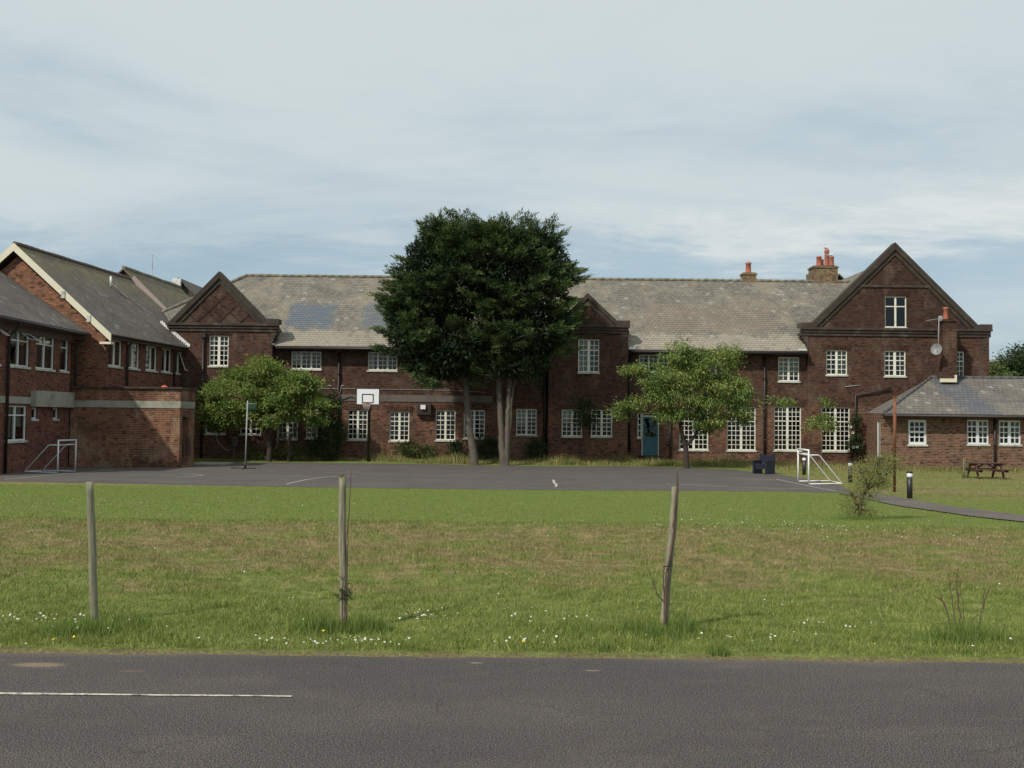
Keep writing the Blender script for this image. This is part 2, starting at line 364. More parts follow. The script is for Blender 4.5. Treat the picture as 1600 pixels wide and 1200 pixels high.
M['pipe'] = plain('black_iron', (0.018, 0.013, 0.014), 0.5, 0.2, 5.0)
M['fascia'] = plain('brown_fascia', (0.10, 0.065, 0.052), 0.6, 0.15, 4.0)
M['concrete'] = plain('stained_concrete', (0.30, 0.29, 0.24), 0.9, 0.25, 2.2, dirt=(0.15, 0.16, 0.11))
M['render'] = plain('grey_render', (0.135, 0.115, 0.10), 0.95, 0.2, 2.0, dirt=(0.09, 0.075, 0.065))
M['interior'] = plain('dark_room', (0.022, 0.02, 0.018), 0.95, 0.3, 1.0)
M['curtain'] = plain('pale_curtain', (0.55, 0.55, 0.50), 0.9, 0.15, 9.0)
M['terracotta'] = plain('terracotta', (0.36, 0.115, 0.07), 0.85, 0.25, 6.0, dirt=(0.22, 0.10, 0.07))
M['lichen_stack'] = brick('lichen_stack_brick', (0.22, 0.15, 0.09), (0.15, 0.10, 0.07), (0.16, 0.14, 0.1), soot=(0.05, 0.045, 0.03), soot_lo=0.5, soot_hi=0.7, soot_amt=0.7, pale=(0.28, 0.23, 0.09))
M['teal'] = plain('teal_paint', (0.028, 0.11, 0.15), 0.55, 0.25, 5.0)
M['goal'] = plain('white_goal_paint', (0.70, 0.70, 0.68), 0.5, 0.08, 8.0)
M['goalgrey'] = plain('dull_goal_paint', (0.50, 0.52, 0.53), 0.5, 0.1, 8.0)
M['black'] = plain('black_paint', (0.016, 0.015, 0.016), 0.45, 0.2, 5.0)
M['board'] = plain('white_board', (0.78, 0.80, 0.82), 0.4, 0.03, 3.0)
M['red'] = plain('red_paint', (0.42, 0.08, 0.04), 0.5, 0.1, 5.0)
M['rust'] = plain('rusty_steel', (0.20, 0.078, 0.036), 0.85, 0.35, 6.0, dirt=(0.10, 0.05, 0.03))
M['navy'] = plain('navy_plastic', (0.012, 0.015, 0.030), 0.5, 0.25, 3.0)
M['picnic'] = plain('dark_stained_wood', (0.065, 0.028, 0.022), 0.75, 0.3, 6.0)
M['galv'] = plain('galvanised_pole', (0.33, 0.34, 0.34), 0.5, 0.15, 6.0)
M['netgreen'] = plain('green_net', (0.03, 0.09, 0.055), 0.8, 0.2, 8.0)
M['netpale'] = plain('pale_net', (0.42, 0.40, 0.35), 0.9, 0.2, 8.0)
M['grey'] = plain('grey_plastic', (0.17, 0.16, 0.15), 0.6, 0.2, 5.0)
M['dish'] = plain('dish_grey', (0.20, 0.20, 0.20), 0.5, 0.1, 3.0)
M['gull'] = plain('white_feathers', (0.75, 0.75, 0.74), 0.9, 0.05, 6.0)
M['gullgrey'] = plain('grey_feathers', (0.35, 0.37, 0.40), 0.9, 0.1, 6.0)
M['bark'] = plain('grey_brown_bark', (0.105, 0.088, 0.07), 0.95, 0.55, 5.0, dirt=(0.06, 0.07, 0.045))
M['barkdark'] = plain('dark_bark', (0.045, 0.033, 0.026), 0.95, 0.4, 9.0)
M['barkmid'] = plain('brown_twig', (0.10, 0.065, 0.045), 0.95, 0.3, 9.0)
def post_mat():
    m, nt, b = mat_new('weathered_green_post'); p, n = pos(nt)
    s1 = noise(nt, scalev(nt, p, (60, 60, 3)), 1.0, 5, 0.65); s2 = noise(nt, p, 2.5, 5, 0.7)
    c = ramp(nt, s1, [(0.3, (0.09, 0.075, 0.052)), (0.55, (0.25, 0.23, 0.16)), (0.75, (0.35, 0.33, 0.24))])
    c = mixc(nt, mrange(nt, s2, 0.45, 0.7, 0, 0.6), c, (0.13, 0.15, 0.085))
    nt.links.new(c, b.inputs['Base Color']); b.inputs['Roughness'].default_value = 0.9; bump(nt, b, s1, 0.6, 0.006)
    return m
M['post'] = post_mat()
def glass_mat(nm, add):
    m, nt, b = mat_new(nm)
    gl = nt.nodes.new('ShaderNodeBsdfGlossy'); gl.inputs['Roughness'].default_value = 0.04; gl.inputs[0].default_value = (0.8, 0.85, 0.85, 1)
    p, n = pos(nt); bp = nt.nodes.new('ShaderNodeBump'); bp.inputs['Strength'].default_value = 0.12; bp.inputs['Distance'].default_value = 0.05
    nt.links.new(noise(nt, p, 2.0, 2), bp.inputs['Height']); nt.links.new(bp.outputs[0], gl.inputs['Normal'])
    tr = nt.nodes.new('ShaderNodeBsdfTransparent'); tr.inputs[0].default_value = (0.62, 0.66, 0.63, 1)
    fr = nt.nodes.new('ShaderNodeFresnel'); fr.inputs[0].default_value = 1.5
    ms = nt.nodes.new('ShaderNodeMixShader'); nt.links.new(math_n(nt, 'ADD', fr.outputs[0], add), ms.inputs[0])
    nt.links.new(tr.outputs[0], ms.inputs[1]); nt.links.new(gl.outputs[0], ms.inputs[2])
    nt.links.new(ms.outputs[0], nt.nodes['Material Output'].inputs[0]); return m
M['glass'] = glass_mat('old_window_glass', 0.01); M['glass_modern'] = glass_mat('modern_window_glass', 0.16)

def turf_color(nt):
    """grass colour by place: lush verge, dry bank, mown lawn, dry far lawn"""
    p, n = pos(nt); sp = nt.nodes.new('ShaderNodeSeparateXYZ'); nt.links.new(p, sp.inputs[0])
    X, Y = sp.outputs[0], sp.outputs[1]
    flat = scalev(nt, p, (0.75, 1.0, 0.0))
    a = noise(nt, flat, 1.25, 8, 0.72); bb = noise(nt, flat, 4.2, 7, 0.78); c_ = noise(nt, scalev(nt, p, (1, 1, 0)), 26, 4, 0.7)
    green = ramp(nt, bb, [(0.28, (0.09, 0.12, 0.030)), (0.48, (0.162, 0.198, 0.050)), (0.72, (0.28, 0.295, 0.10))])
    lawn = ramp(nt, bb, [(0.25, (0.105, 0.150, 0.036)), (0.5, (0.155, 0.205, 0.048)), (0.8, (0.22, 0.255, 0.075))])
    dry = ramp(nt, bb, [(0.25, (0.13, 0.105, 0.050)), (0.5, (0.23, 0.18, 0.09)), (0.75, (0.42, 0.32, 0.18))])
    bank = mrange(nt, math_n(nt, 'ADD', Y, math_n(nt, 'MULTIPLY', math_n(nt, 'SUBTRACT', a, 0.5), 3.5)), 15.6, 16.5, 1, 0)
    rise = mrange(nt, Y, 8.4, 13.0, -0.14, 0.045, True)
    dryf = mrange(nt, math_n(nt, 'ADD', math_n(nt, 'ADD', math_n(nt, 'MULTIPLY', a, 0.60), math_n(nt, 'MULTIPLY', bb, 0.40)), rise), 0.45, 0.59, 0, 0.84, True)
    yc = math_n(nt, 'ADD', Y, math_n(nt, 'MULTIPLY', math_n(nt, 'SUBTRACT', a, 0.5), 1.6))
    crest = math_n(nt, 'MULTIPLY', math_n(nt, 'MULTIPLY', mrange(nt, yc, 14.6, 15.8), mrange(nt, yc, 16.4, 16.1)), mrange(nt, bb, 0.35, 0.6, 0.15, 0.75))
    dryf = math_n(nt, 'MAXIMUM', dryf, crest)
    cb = mixc(nt, dryf, green, dry)
    ye = math_n(nt, 'ADD', Y, math_n(nt, 'MULTIPLY', math_n(nt, 'SUBTRACT', bb, 0.5), 0.35))
    cb = mixc(nt, mrange(nt, ye, 7.38, 7.50, 0.7, 0), cb, mixc(nt, c_, (0.10, 0.07, 0.045), (0.24, 0.18, 0.11)))
    # lawn: thin dry patches, straw edge at the tarmac, dry beyond the path
    straw = mrange(nt, math_n(nt, 'ADD', Y, math_n(nt, 'MULTIPLY', bb, 0.8)), 32.3, 32.9, 0, 0.85)
    far = math_n(nt, 'MULTIPLY', mrange(nt, X, 10.5, 11.5), mrange(nt, Y, 24, 29))
    dl = mrange(nt, math_n(nt, 'ADD', math_n(nt, 'MULTIPLY', a, 0.5), math_n(nt, 'MULTIPLY', bb, 0.5)), 0.46, 0.66, 0, 0.5, True)
    dfar = mrange(nt, noise(nt, scalev(nt, p, (0.35, 1.3, 0)), 0.6, 6, 0.65), 0.40, 0.62, 0.1, 0.9, True)
    dl = math_n(nt, 'MAXIMUM', dl, math_n(nt, 'MULTIPLY', far, dfar))
    dl = math_n(nt, 'MAXIMUM', dl, math_n(nt, 'MULTIPLY', straw, math_n(nt, 'LESS_THAN', Y, 33.6)))
    cl = mixc(nt, dl, lawn, dry)
    c = mixc(nt, bank, cl, cb)
    return p, c, c_, bb
def ground_mat():
    m, nt, b = mat_new('turf'); p, c, f, bb = turf_color(nt)
    c = mixc(nt, mrange(nt, f, 0.3, 0.7), mixc(nt, 1.0, c, (0.72, 0.72, 0.7), 'MULTIPLY'), mixc(nt, 1.0, c, (1.3, 1.28, 1.3), 'MULTIPLY'))
    nt.links.new(c, b.inputs['Base Color']); b.inputs['Roughness'].default_value = 1.0; b.inputs['Specular IOR Level'].default_value = 0.1
    bump(nt, b, math_n(nt, 'ADD', f, bb), 0.8, 0.05); return m
def blade_mat(name='grass_blade', mul=1.15):
    m, nt, b = mat_new(name); p, c, f, bb = turf_color(nt)
    a = nt.nodes.new('ShaderNodeAttribute'); a.attribute_name = 'rnd'
    k = ramp(nt, a.outputs['Fac'], [(0.0, (0.62*mul, 0.66*mul, 0.6*mul)), (0.6, (1.05*mul, 1.08*mul, 1.0*mul)), (1.0, (1.6*mul, 1.5*mul, 1.5*mul))])
    c = mixc(nt, 1.0, c, k, 'MULTIPLY')
    nt.links.new(c, b.inputs['Base Color']); b.inputs['Roughness'].default_value = 0.6; b.inputs['Specular IOR Level'].default_value = 0.25
    tr = nt.nodes.new('ShaderNodeBsdfTranslucent'); nt.links.new(c, tr.inputs[0])
    ms = nt.nodes.new('ShaderNodeMixShader'); ms.inputs[0].default_value = 0.3
    nt.links.new(b.outputs[0], ms.inputs[1]); nt.links.new(tr.outputs[0], ms.inputs[2])
    nt.links.new(ms.outputs[0], nt.nodes['Material Output'].inputs[0]); return m
def asphalt(name, base, tint, stains=(), k=1.0):
    m, nt, b = mat_new(name); p, n = pos(nt); fl = scalev(nt, p, (1, 1, 0))
    g = noise(nt, fl, 130, 1, 0.5); g2 = noise(nt, fl, 45, 5, 0.85); a = noise(nt, scalev(nt, p, (0.35, 1, 0)), 0.8, 7, 0.65)
    c = ramp(nt, g, [(0.36, tuple(x*(1-0.72*k) for x in base)), (0.50, base), (0.62, tuple(x*(1+1.0*k) for x in base)), (0.72, tuple(x*(1+2.8*k) for x in base))])
    c = mixc(nt, mrange(nt, noise(nt, fl, 30, 3, 0.7, out=0), 0.42, 0.58, 0, 1), mixc(nt, 1.0, c, (1.12, 1.02, 0.98), 'MULTIPLY'), mixc(nt, 1.0, c, tint, 'MULTIPLY'))
    c = mixc(nt, mrange(nt, a, 0.3, 0.7), mixc(nt, 1.0, c, (0.82, 0.81, 0.82), 'MULTIPLY'), mixc(nt, 1.0, c, (1.15, 1.13, 1.1), 'MULTIPLY'))
    pt = noise(nt, scalev(nt, p, (0.5, 0.9, 0)), 1.7, 5, 0.6)
    c = mixc(nt, mrange(nt, pt, 0.52, 0.60, 0, 0.35, True), c, mixc(nt, 1.0, c, (1.35, 1.28, 1.2), 'MULTIPLY'))
    vo = nt.nodes.new('ShaderNodeTexVoronoi'); vo.feature = 'DISTANCE_TO_EDGE'; vo.inputs['Scale'].default_value = 0.45
    wv = nt.nodes.new('ShaderNodeVectorMath'); wv.operation = 'ADD'; nt.links.new(fl, wv.inputs[0]); nt.links.new(scalev(nt, noise(nt, fl, 3, 5, 0.7, out=1), (0.5, 0.5, 0)), wv.inputs[1]); nt.links.new(wv.outputs[0], vo.inputs['Vector'])
    c = mixc(nt, math_n(nt, 'MULTIPLY', mrange(nt, vo.outputs['Distance'], 0.0, 0.006, 0.55, 0), mrange(nt, pt, 0.45, 0.6)), c, tuple(x*0.4 for x in base))
    if k == 1.0:
        syy = nt.nodes.new('ShaderNodeSeparateXYZ'); nt.links.new(p, syy.inputs[0])
        e = math_n(nt, 'ADD', syy.outputs[1], math_n(nt, 'MULTIPLY', math_n(nt, 'SUBTRACT', g2, 0.5), 0.9))
        c = mixc(nt, math_n(nt, 'MULTIPLY', mrange(nt, e, 7.26, 7.44, 0, 0.6), mrange(nt, pt, 0.42, 0.6, 0.15, 1.0)), c, (0.20, 0.155, 0.105))
    for (x, y, rx, ry, col, amt) in stains:
        sb = nt.nodes.new('ShaderNodeVectorMath'); sb.operation = 'SUBTRACT'; nt.links.new(fl, sb.inputs[0]); sb.inputs[1].default_value = (x, y, 0)
        ln = nt.nodes.new('ShaderNodeVectorMath'); ln.operation = 'LENGTH'; nt.links.new(scalev(nt, sb.outputs[0], (1/rx, 1/ry, 1)), ln.inputs[0])
        k = mrange(nt, math_n(nt, 'ADD', ln.outputs['Value'], math_n(nt, 'MULTIPLY', math_n(nt, 'SUBTRACT', g2, 0.5), 2.2)), 0.6, 1.1, amt, 0)
        c = mixc(nt, k, c, col)
    nt.links.new(c, b.inputs['Base Color']); b.inputs['Roughness'].default_value = 0.95; b.inputs['Specular IOR Level'].default_value = 0.2
    bump(nt, b, g, 0.15, 0.003); return m
M['turf'] = ground_mat(); M['blade'] = blade_mat()
st = []
for (px, py, rx, ry, col, amt) in ((60, 1039, 0.19, 0.07, (0.25, 0.19, 0.12), 0.7), (205, 1049, 0.1, 0.03, (0.16, 0.11, 0.08), 0.6), (744, 1036, 0.05, 0.02, (0.3, 0.25, 0.18), 0.7),
                                   (925, 1048, 0.06, 0.02, (0.3, 0.24, 0.17), 0.6), (1150, 1042, 0.2, 0.04, (0.14, 0.11, 0.09), 0.4)):
    q = GC(px, py, 0); st.append((q.x, q.y, rx, ry, col, amt))
M['road'] = asphalt('road_asphalt', (0.068, 0.062, 0.059), (0.85, 0.94, 0.98), st)
M['path'] = asphalt('path_asphalt', (0.105, 0.098, 0.092), (1.1, 1.05, 1.0), (), 0.3)
M['court'] = asphalt('playground_tarmac', (0.085, 0.081, 0.078), (1.1, 1.08, 1.05), (), 0.3)
def line_mat(col, lo, hi):
    m, nt, b = mat_new('worn_line_paint'); p, n = pos(nt); f = noise(nt, scalev(nt, p, (1, 1, 0)), 14, 6, 0.8)
    c = mixc(nt, mrange(nt, f, lo, hi), (0.10, 0.095, 0.09), col)
    nt.links.new(c, b.inputs['Base Color']); b.inputs['Roughness'].default_value = 0.85; return m
M['line'] = line_mat((0.58, 0.56, 0.47), 0.38, 0.56); M['linefaint'] = line_mat((0.22, 0.21, 0.20), 0.42, 0.60)
M['daisy'] = plain('daisy_petal', (0.56, 0.56, 0.48), 0.8, 0.1, 6.0)
M['dandelion'] = plain('yellow_petal', (0.75, 0.55, 0.03), 0.8, 0.1, 6.0)
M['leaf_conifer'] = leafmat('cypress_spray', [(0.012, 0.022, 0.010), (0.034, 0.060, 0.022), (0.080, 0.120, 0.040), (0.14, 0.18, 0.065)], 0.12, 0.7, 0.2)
M['leaf_cherry'] = leafmat('cherry_leaf', [(0.065, 0.11, 0.025), (0.15, 0.215, 0.045), (0.20, 0.275, 0.07), (0.25, 0.24, 0.085)], 0.3)
M['leaf_right'] = leafmat('light_cherry_leaf', [(0.06, 0.105, 0.025), (0.12, 0.18, 0.042), (0.20, 0.275, 0.07), (0.31, 0.33, 0.10)], 0.3)
M['leaf_dark'] = leafmat('dark_shrub_leaf', [(0.015, 0.03, 0.010), (0.03, 0.055, 0.018), (0.055, 0.085, 0.025)], 0.2)
M['leaf_weed'] = leafmat('weed_leaf', [(0.05, 0.075, 0.022), (0.09, 0.13, 0.035), (0.15, 0.17, 0.06)], 0.3)
M['leaf_willow'] = leafmat('narrow_willow_leaf', [(0.09, 0.115, 0.035), (0.17, 0.20, 0.06), (0.28, 0.28, 0.10), (0.26, 0.19, 0.10)], 0.3)
M['blade_lush'] = leafmat('lush_blade', [(0.085, 0.13, 0.03), (0.14, 0.20, 0.045), (0.23, 0.28, 0.08)], 0.3)
M['tallgrass'] = leafmat('tall_grass', [(0.09, 0.12, 0.035), (0.18, 0.20, 0.06), (0.34, 0.30, 0.11), (0.46, 0.38, 0.20)], 0.3)
# ================================================================ building helpers
def wp(o, d, u, z, dep=0.0):
    return Vector((o[0]+d[0]*u-d[1]*dep, o[1]+d[1]*u+d[0]*dep, z))     # dep > 0 goes into the wall
def wall(mb, o, d, outline, holes=(), m=0, mr=1, rev=0.11, room=0.8):
    """upright wall with a level foot, any roofline, and rectangular openings with reveals and a dark room behind"""
    zb = outline[0][1]; tops = sorted(outline[2:], key=lambda q: q[0]); tu = [q[0] for q in tops]; tz = [q[1] for q in tops]
    cuts = sorted(set([round(u, 5) for u, _ in outline]+[round(v, 5) for h in holes for v in h[:2]]))
    for a, b in zip(cuts[:-1], cuts[1:]):
        if b-a < 1e-4: continue
        mid = (a+b)/2; hs = sorted([h for h in holes if h[0]-1e-4 < mid < h[1]+1e-4], key=lambda h: h[2]); z = zb
        za, zc = float(np.interp(a, tu, tz)), float(np.interp(b, tu, tz))
        for h in hs:
            if h[2] > z: mb.poly([wp(o, d, a, z), wp(o, d, b, z), wp(o, d, b, h[2]), wp(o, d, a, h[2])], m)
            z = h[3]
        mb.poly([wp(o, d, a, z), wp(o, d, b, z), wp(o, d, b, zc), wp(o, d, a, za)], m)
    for (a, b, z0, z1) in holes:
        c = [(a, z0), (b, z0), (b, z1), (a, z1)]
        for k in range(4):
            (ua, za), (ub, zb_) = c[k], c[(k+1) % 4]
            mb.poly([wp(o, d, ua, za), wp(o, d, ub, zb_), wp(o, d, ub, zb_, rev), wp(o, d, ua, za, rev)], m)
            mb.poly([wp(o, d, ua, za, rev), wp(o, d, ub, zb_, rev), wp(o, d, ub, zb_, room), wp(o, d, ua, za, room)], mr)
        mb.poly([wp(o, d, a, z0, room), wp(o, d, b, z0, room), wp(o, d, b, z1, room), wp(o, d, a, z1, room)], mr)
def bar(mb, o, d, u0, u1, z0, z1, d0, d1, m=0):
    mb.obox(wp(o, d, u0, z0, d0), wp(o, d, u1, z0, d0)-wp(o, d, u0, z0, d0), wp(o, d, u0, z0, d1)-wp(o, d, u0, z0, d0), (0, 0, z1-z0), m)
def window(parent, o, d, u0, u1, z0, z1, n=2, cols=2, t=0.33, top=2, bot=4, mull=0.11, fr=0.055, bw=0.028, curt=(), mat=None, set_=0.06, sill=True, label=None):
    mat = mat or M['white']; mb = MB(); a, b = set_, set_+0.06
    bar(mb, o, d, u0, u0+fr, z0, z1, a, b); bar(mb, o, d, u1-fr, u1, z0, z1, a, b)
    bar(mb, o, d, u0+fr, u1-fr, z0, z0+fr*1.2, a, b); bar(mb, o, d, u0+fr, u1-fr, z1-fr, z1, a, b)
    iw = (u1-u0-2*fr-(n-1)*mull)/n; zt = z1-(z1-z0)*t if t else None
    for k in range(n):
        c0 = u0+fr+k*(iw+mull); c1 = c0+iw
        if k: bar(mb, o, d, c0-mull, c0, z0+fr, z1-fr, a-0.01, b)
        if zt: bar(mb, o, d, c0, c1, zt-fr*0.5, zt+fr*0.4, a, b)
        for j in range(1, cols):
            x = c0+(c1-c0)*j/cols; bar(mb, o, d, x-bw/2, x+bw/2, z0+fr, z1-fr, a+0.015, b-0.01)
        zb = zt if zt else z1
        for j in range(1, bot):
            z = z0+fr+(zb-z0-fr)*j/bot; bar(mb, o, d, c0, c1, z-bw/2, z+bw/2, a+0.017, b-0.012)
        if zt:
            for j in range(1, top):
                z = zt+(z1-zt-fr)*j/top; bar(mb, o, d, c0, c1, z-bw/2, z+bw/2, a+0.017, b-0.012)
    w_ = mb.build('window', mat, parent)
    if label: w_['label'] = label
    g = MB(); g.poly([wp(o, d, u0+fr, z0+fr, set_+0.035), wp(o, d, u1-fr, z0+fr, set_+0.035), wp(o, d, u1-fr, z1-fr, set_+0.035), wp(o, d, u0+fr, z1-fr, set_+0.035)])
    g.build('pane', M['glass_modern'] if parent.name in ('brick_wing', 'gabled_wing') else M['glass'], w_)
    if sill:
        s_ = MB(); bar(s_, o, d, u0-0.04, u1+0.04, z0-0.07, z0+0.012, -0.055, set_-0.002); s_.build('sill', M['sill'], w_)
    if curt:
        for (fa, fb, lo) in curt:
            c = MB()
            ua, ub = u0+(u1-u0)*fa, u0+(u1-u0)*fb; k = max(4, int((ub-ua)/0.035)); zz = z0+(z1-z0)*lo
            for j in range(k):
                x0, x1 = ua+(ub-ua)*j/k, ua+(ub-ua)*(j+1)/k; e0, e1 = 0.2+0.02*(j % 2), 0.2+0.02*((j+1) % 2)
                c.poly([wp(o, d, x0, zz, e0), wp(o, d, x1, zz, e1), wp(o, d, x1, z1-0.02, e1), wp(o, d, x0, z1-0.02, e0)])
            c.build('curtain', M['curtain'], w_)
    return w_
def pipe(parent, x, y, z0, z1, r=0.05, hopper=True, mat=None):
    mb = MB(); mb.tube([(x, y, z0), (x, y, z1)], r, 8)
    if hopper: mb.box(x-0.13, x+0.13, y-0.1, y+0.09, z1-0.05, z1+0.2)
    z = z0+1.2
    while z < z1-0.3: mb.tube([(x, y, z), (x, y, z+0.1)], r*1.35, 8); z += 1.6
    return mb.build('downpipe', mat or M['pipe'], parent)
def PXR(o, d, px, py=620):          # u along wall line for a photo column
    r = ray(px, py); k = r.x/r.y
    return (k*o[1]-o[0])/(d[0]-k*d[1])
def roof_slab(mb, pts, th=0.07, m=0):     # pts: roof polygon seen from above (ccw), thickened downwards
    pts = [Vector(p) for p in pts]; n = (pts[1]-pts[0]).cross(pts[2]-pts[0]).normalized()
    if n.z < 0: pts.reverse(); n = -n
    lo = [p-n*th for p in pts]; mb.poly(pts, m); mb.poly(lo[::-1], m)
    for k in range(len(pts)):
        j = (k+1) % len(pts); mb.poly([pts[k], lo[k], lo[j], pts[j]], m)
def ridge_tiles(mb, p, q, r=0.09, step=0.45):
    p, q = Vector(p), Vector(q); L = (q-p).length; k = max(1, int(L/step)); dirv = (q-p)/L
    for j in range(k):
        a = p+dirv*(L*j/k); b = p+dirv*(L*(j+0.96)/k); rr = r*(1+0.08*math.sin(j*7.3))
        mb.tube([a, b], rr, 8, cap=True); mb.tube([b-dirv*0.05, b+dirv*0.02], rr*1.09, 8)
def pot(parent, x, y, z, h, r, cap=None):
    mb = MB(); mb.lathe((x, y, z), [(r*1.15, 0), (r*1.05, h*0.08), (r, h*0.12), (r*0.85, h*0.8), (r*1.08, h*0.84), (r*1.08, h*0.9), (r*0.9, h*0.93), (r*0.9, h)], 14)
    mb.lathe((x, y, z+h), [(r*0.75, 0.0), (r*0.75, 0.005)], 14, m=1)  # thin black disc on the closed top stands for the dark mouth
    return mb.build('chimney_pot', [M['terracotta'], M['black']], parent)

DX = (1, 0)
# ================================================================ MAIN SCHOOL BUILDING
FY, BY, RGY = 53.0, 52.4, 52.8; ZB = -0.8
school = thing('school_building', 'long dark brown brick school building with grey slate roof and three gables', 'building', (0, FY, -0.5))
EZ = UZ(544.5, 52.55, 840)            # eave height
RZ = UZ(436, 58.2, 850)               # ridge height
walls = MB(); wins = []
def hole(o, d, px0, px1, py0, py1, Y):
    a = PXR(o, d, px0); b = PXR(o, d, px1); c = (px0+px1)/2
    return (a, b, UZ(py1, Y, c), UZ(py0, Y, c))
def front(o, Y, specs):
    hs = []
    for s_ in specs:
        h = hole(o, DX, *s_[0], Y); hs.append(h); wins.append((o, DX, h, s_[1]))
    return hs
c2 = dict(n=2, cols=2, t=0.33, top=2, bot=4)
c3 = dict(n=3, cols=2, t=0, bot=4, mull=0.09)
# range, left of the centre bay
oL = (UX(424, FY), FY); Lr = UX(857, FY)-oL[0]
hL = front(oL, FY, [((454, 501, 549, 577), dict(c3, curt=((0.02, 0.3, 0.35),))), ((574, 620, 550, 579), dict(c3, curt=((0.02, 0.2, 0),))), ((800, 846, 552, 581), c3),
    ((434, 466, 636, 686), dict(c2, curt=((0.05, 0.25, 0), (0.55, 0.95, 0)))), ((479, 512, 636, 685), dict(c2, curt=((0.05, 0.4, 0),))),
    ((544, 575, 640, 687), c2), ((609, 640, 643, 689), dict(c2, curt=((0.04, 0.14, 0),))), ((681, 712, 641, 688), c2), ((725, 758, 641, 685), dict(c2, curt=((0.03, 0.4, 0),))),
    ((807, 839, 639, 680), dict(c2, curt=((0.03, 0.45, 0.4),)))])
wall(walls, oL, DX, [(0, ZB), (Lr, ZB), (Lr, EZ), (0, EZ)], hL)
# range, right of the centre bay
oR = (UX(981, FY), FY); Rr = UX(1262, FY)-oR[0]
c4 = dict(n=2, cols=3, t=0.33, top=3, bot=6, mull=0.12)
door_h = hole(oR, DX, 1003, 1030, 648.5, 712, FY)
side_h = hole(oR, DX, 996.5, 1003, 645, 684, FY)
door_h = (side_h[1], door_h[1], door_h[2], side_h[3]-0.0)
hR = front(oR, FY, [((998, 1044, 554, 581), dict(c3, curt=((0.02, 0.2, 0),))), ((1100, 1138, 555, 585), dict(c3, n=2)),
    ((1216, 1249, 558, 596), dict(n=2, cols=2, t=0.2, top=1, bot=4, curt=((0.05, 0.45, 0.0), (0.6, 0.95, 0.3)))),
    ((1062, 1107, 636, 703), c4), ((1136, 1181, 636, 704), c4), ((1209.5, 1252, 635, 704), c4)])
# door and side light share one stepped opening: cut as two butted holes 4 mm apart
dh = (side_h[1]+0.004, door_h[1], door_h[2], side_h[3])
wall(walls, oR, DX, [(0, ZB), (Rr, ZB), (Rr, EZ), (0, EZ)], hR+[side_h, dh])
# right gable
oG = (UX(1262, RGY), RGY); xg1 = UX(1546, RGY); Gr = xg1-oG[0]
apx = U(1397.5, 381, RGY); shZ = UZ(513, RGY, 1400); shL = UX(1262, RGY); shR = UX(1534, RGY)
hG = front(oG, RGY, [((1291, 1324, 547, 586), dict(n=2, cols=2, t=0.38, top=2, bot=3, curt=((0.52, 0.95, 0.0),))), ((1382, 1415.5, 548, 588), dict(n=2, cols=2, t=0.38, top=2, bot=3, mull=0.13, curt=((0.02, 0.13, 0), (0.87, 0.98, 0)))),
    ((1480, 1507, 549, 589), dict(n=2, cols=2, t=0.38, top=2, bot=3)), ((1383, 1417, 463, 512), dict(n=2, cols=1, t=0.32, top=1, bot=1, mull=0.09)),
    ((1283.5, 1328, 636, 705), c4)])
wall(walls, oG, DX, [(0, ZB), (Gr, ZB), (Gr, shZ), (UX(1530, RGY)-oG[0], shZ), (apx.x-oG[0], apx.z-0.1), (UX(1268, RGY)-oG[0], shZ), (0, shZ)], hG)
wall(walls, (xg1, RGY), (0, 1), [(0, ZB), (12, ZB), (12, shZ), (0, shZ)])
wall(walls, (oG[0], FY), (0, -1), [(0, ZB), (FY-RGY, ZB), (FY-RGY, shZ), (0, shZ)])
wall(walls, (oG[0], RGY+12), (0, -1), [(0, EZ-0.5), (12, EZ-0.5), (12, shZ), (0, shZ)])
# left bay
oB = (UX(262, BY), BY); xb1 = UX(424, BY); Br = xb1-oB[0]
apb = U(343.5, 426, BY); sbZ = UZ(505, BY, 343)
hB = front(oB, BY, [((325, 355.5, 524, 572), dict(c2, mull=0.13, curt=((0.03, 0.28, 0), (0.88, 0.98, 0)))), ((322, 353, 636, 678), dict(c2, curt=((0.04, 0.3, 0),))), ((376, 409, 634, 679), c2)])
wall(walls, oB, DX, [(0, ZB), (Br, ZB), (Br, sbZ), (UX(418, BY)-oB[0], sbZ), (apb.x-oB[0], apb.z-0.1), (UX(266, BY)-oB[0], sbZ), (0, sbZ)], hB)
wall(walls, (xb1, BY), (0, 1), [(0, ZB), (FY-BY+2, ZB), (FY-BY+2, sbZ), (0, sbZ)])
wall(walls, (oB[0], BY+10), (0, -1), [(0, ZB), (10, ZB), (10, sbZ), (0, sbZ)])
# centre bay
oC = (UX(857, BY), BY); xc1 = UX(981, BY); Cr = xc1-oC[0]
apc = U(918, 460, BY); scZ = UZ(508, BY, 918)
hC = front(oC, BY, [((903, 936, 530, 582), dict(c2, mull=0.13, curt=((0.03, 0.45, 0), (0.55, 0.62, 0)))), ((878, 910, 640, 682), dict(c2, curt=((0.05, 0.4, 0.5),))), ((924, 957, 640, 682), c2)])
wall(walls, oC, DX, [(0, ZB), (Cr, ZB), (Cr, scZ), (UX(969, BY)-oC[0], scZ), (apc.x-oC[0], apc.z-0.1), (UX(869, BY)-oC[0], scZ), (0, scZ)], hC)
wall(walls, (xc1, BY), (0, 1), [(0, ZB), (FY-BY+2, ZB), (FY-BY+2, scZ), (0, scZ)])
wall(walls, (oC[0], BY+2.6), (0, -1), [(0, ZB), (2.6, ZB), (2.6, scZ), (0, scZ)])
# rear and far end
wall(walls, (xg1, RGY+12), (-1, 0), [(0, ZB), (xg1-oB[0], ZB), (xg1-oB[0], EZ), (0, EZ)])
walls.build('wall', [M['brick_main'], M['interior']], school)
winobs = [window(school, o, d, *h, **kw) for (o, d, h, kw) in wins]

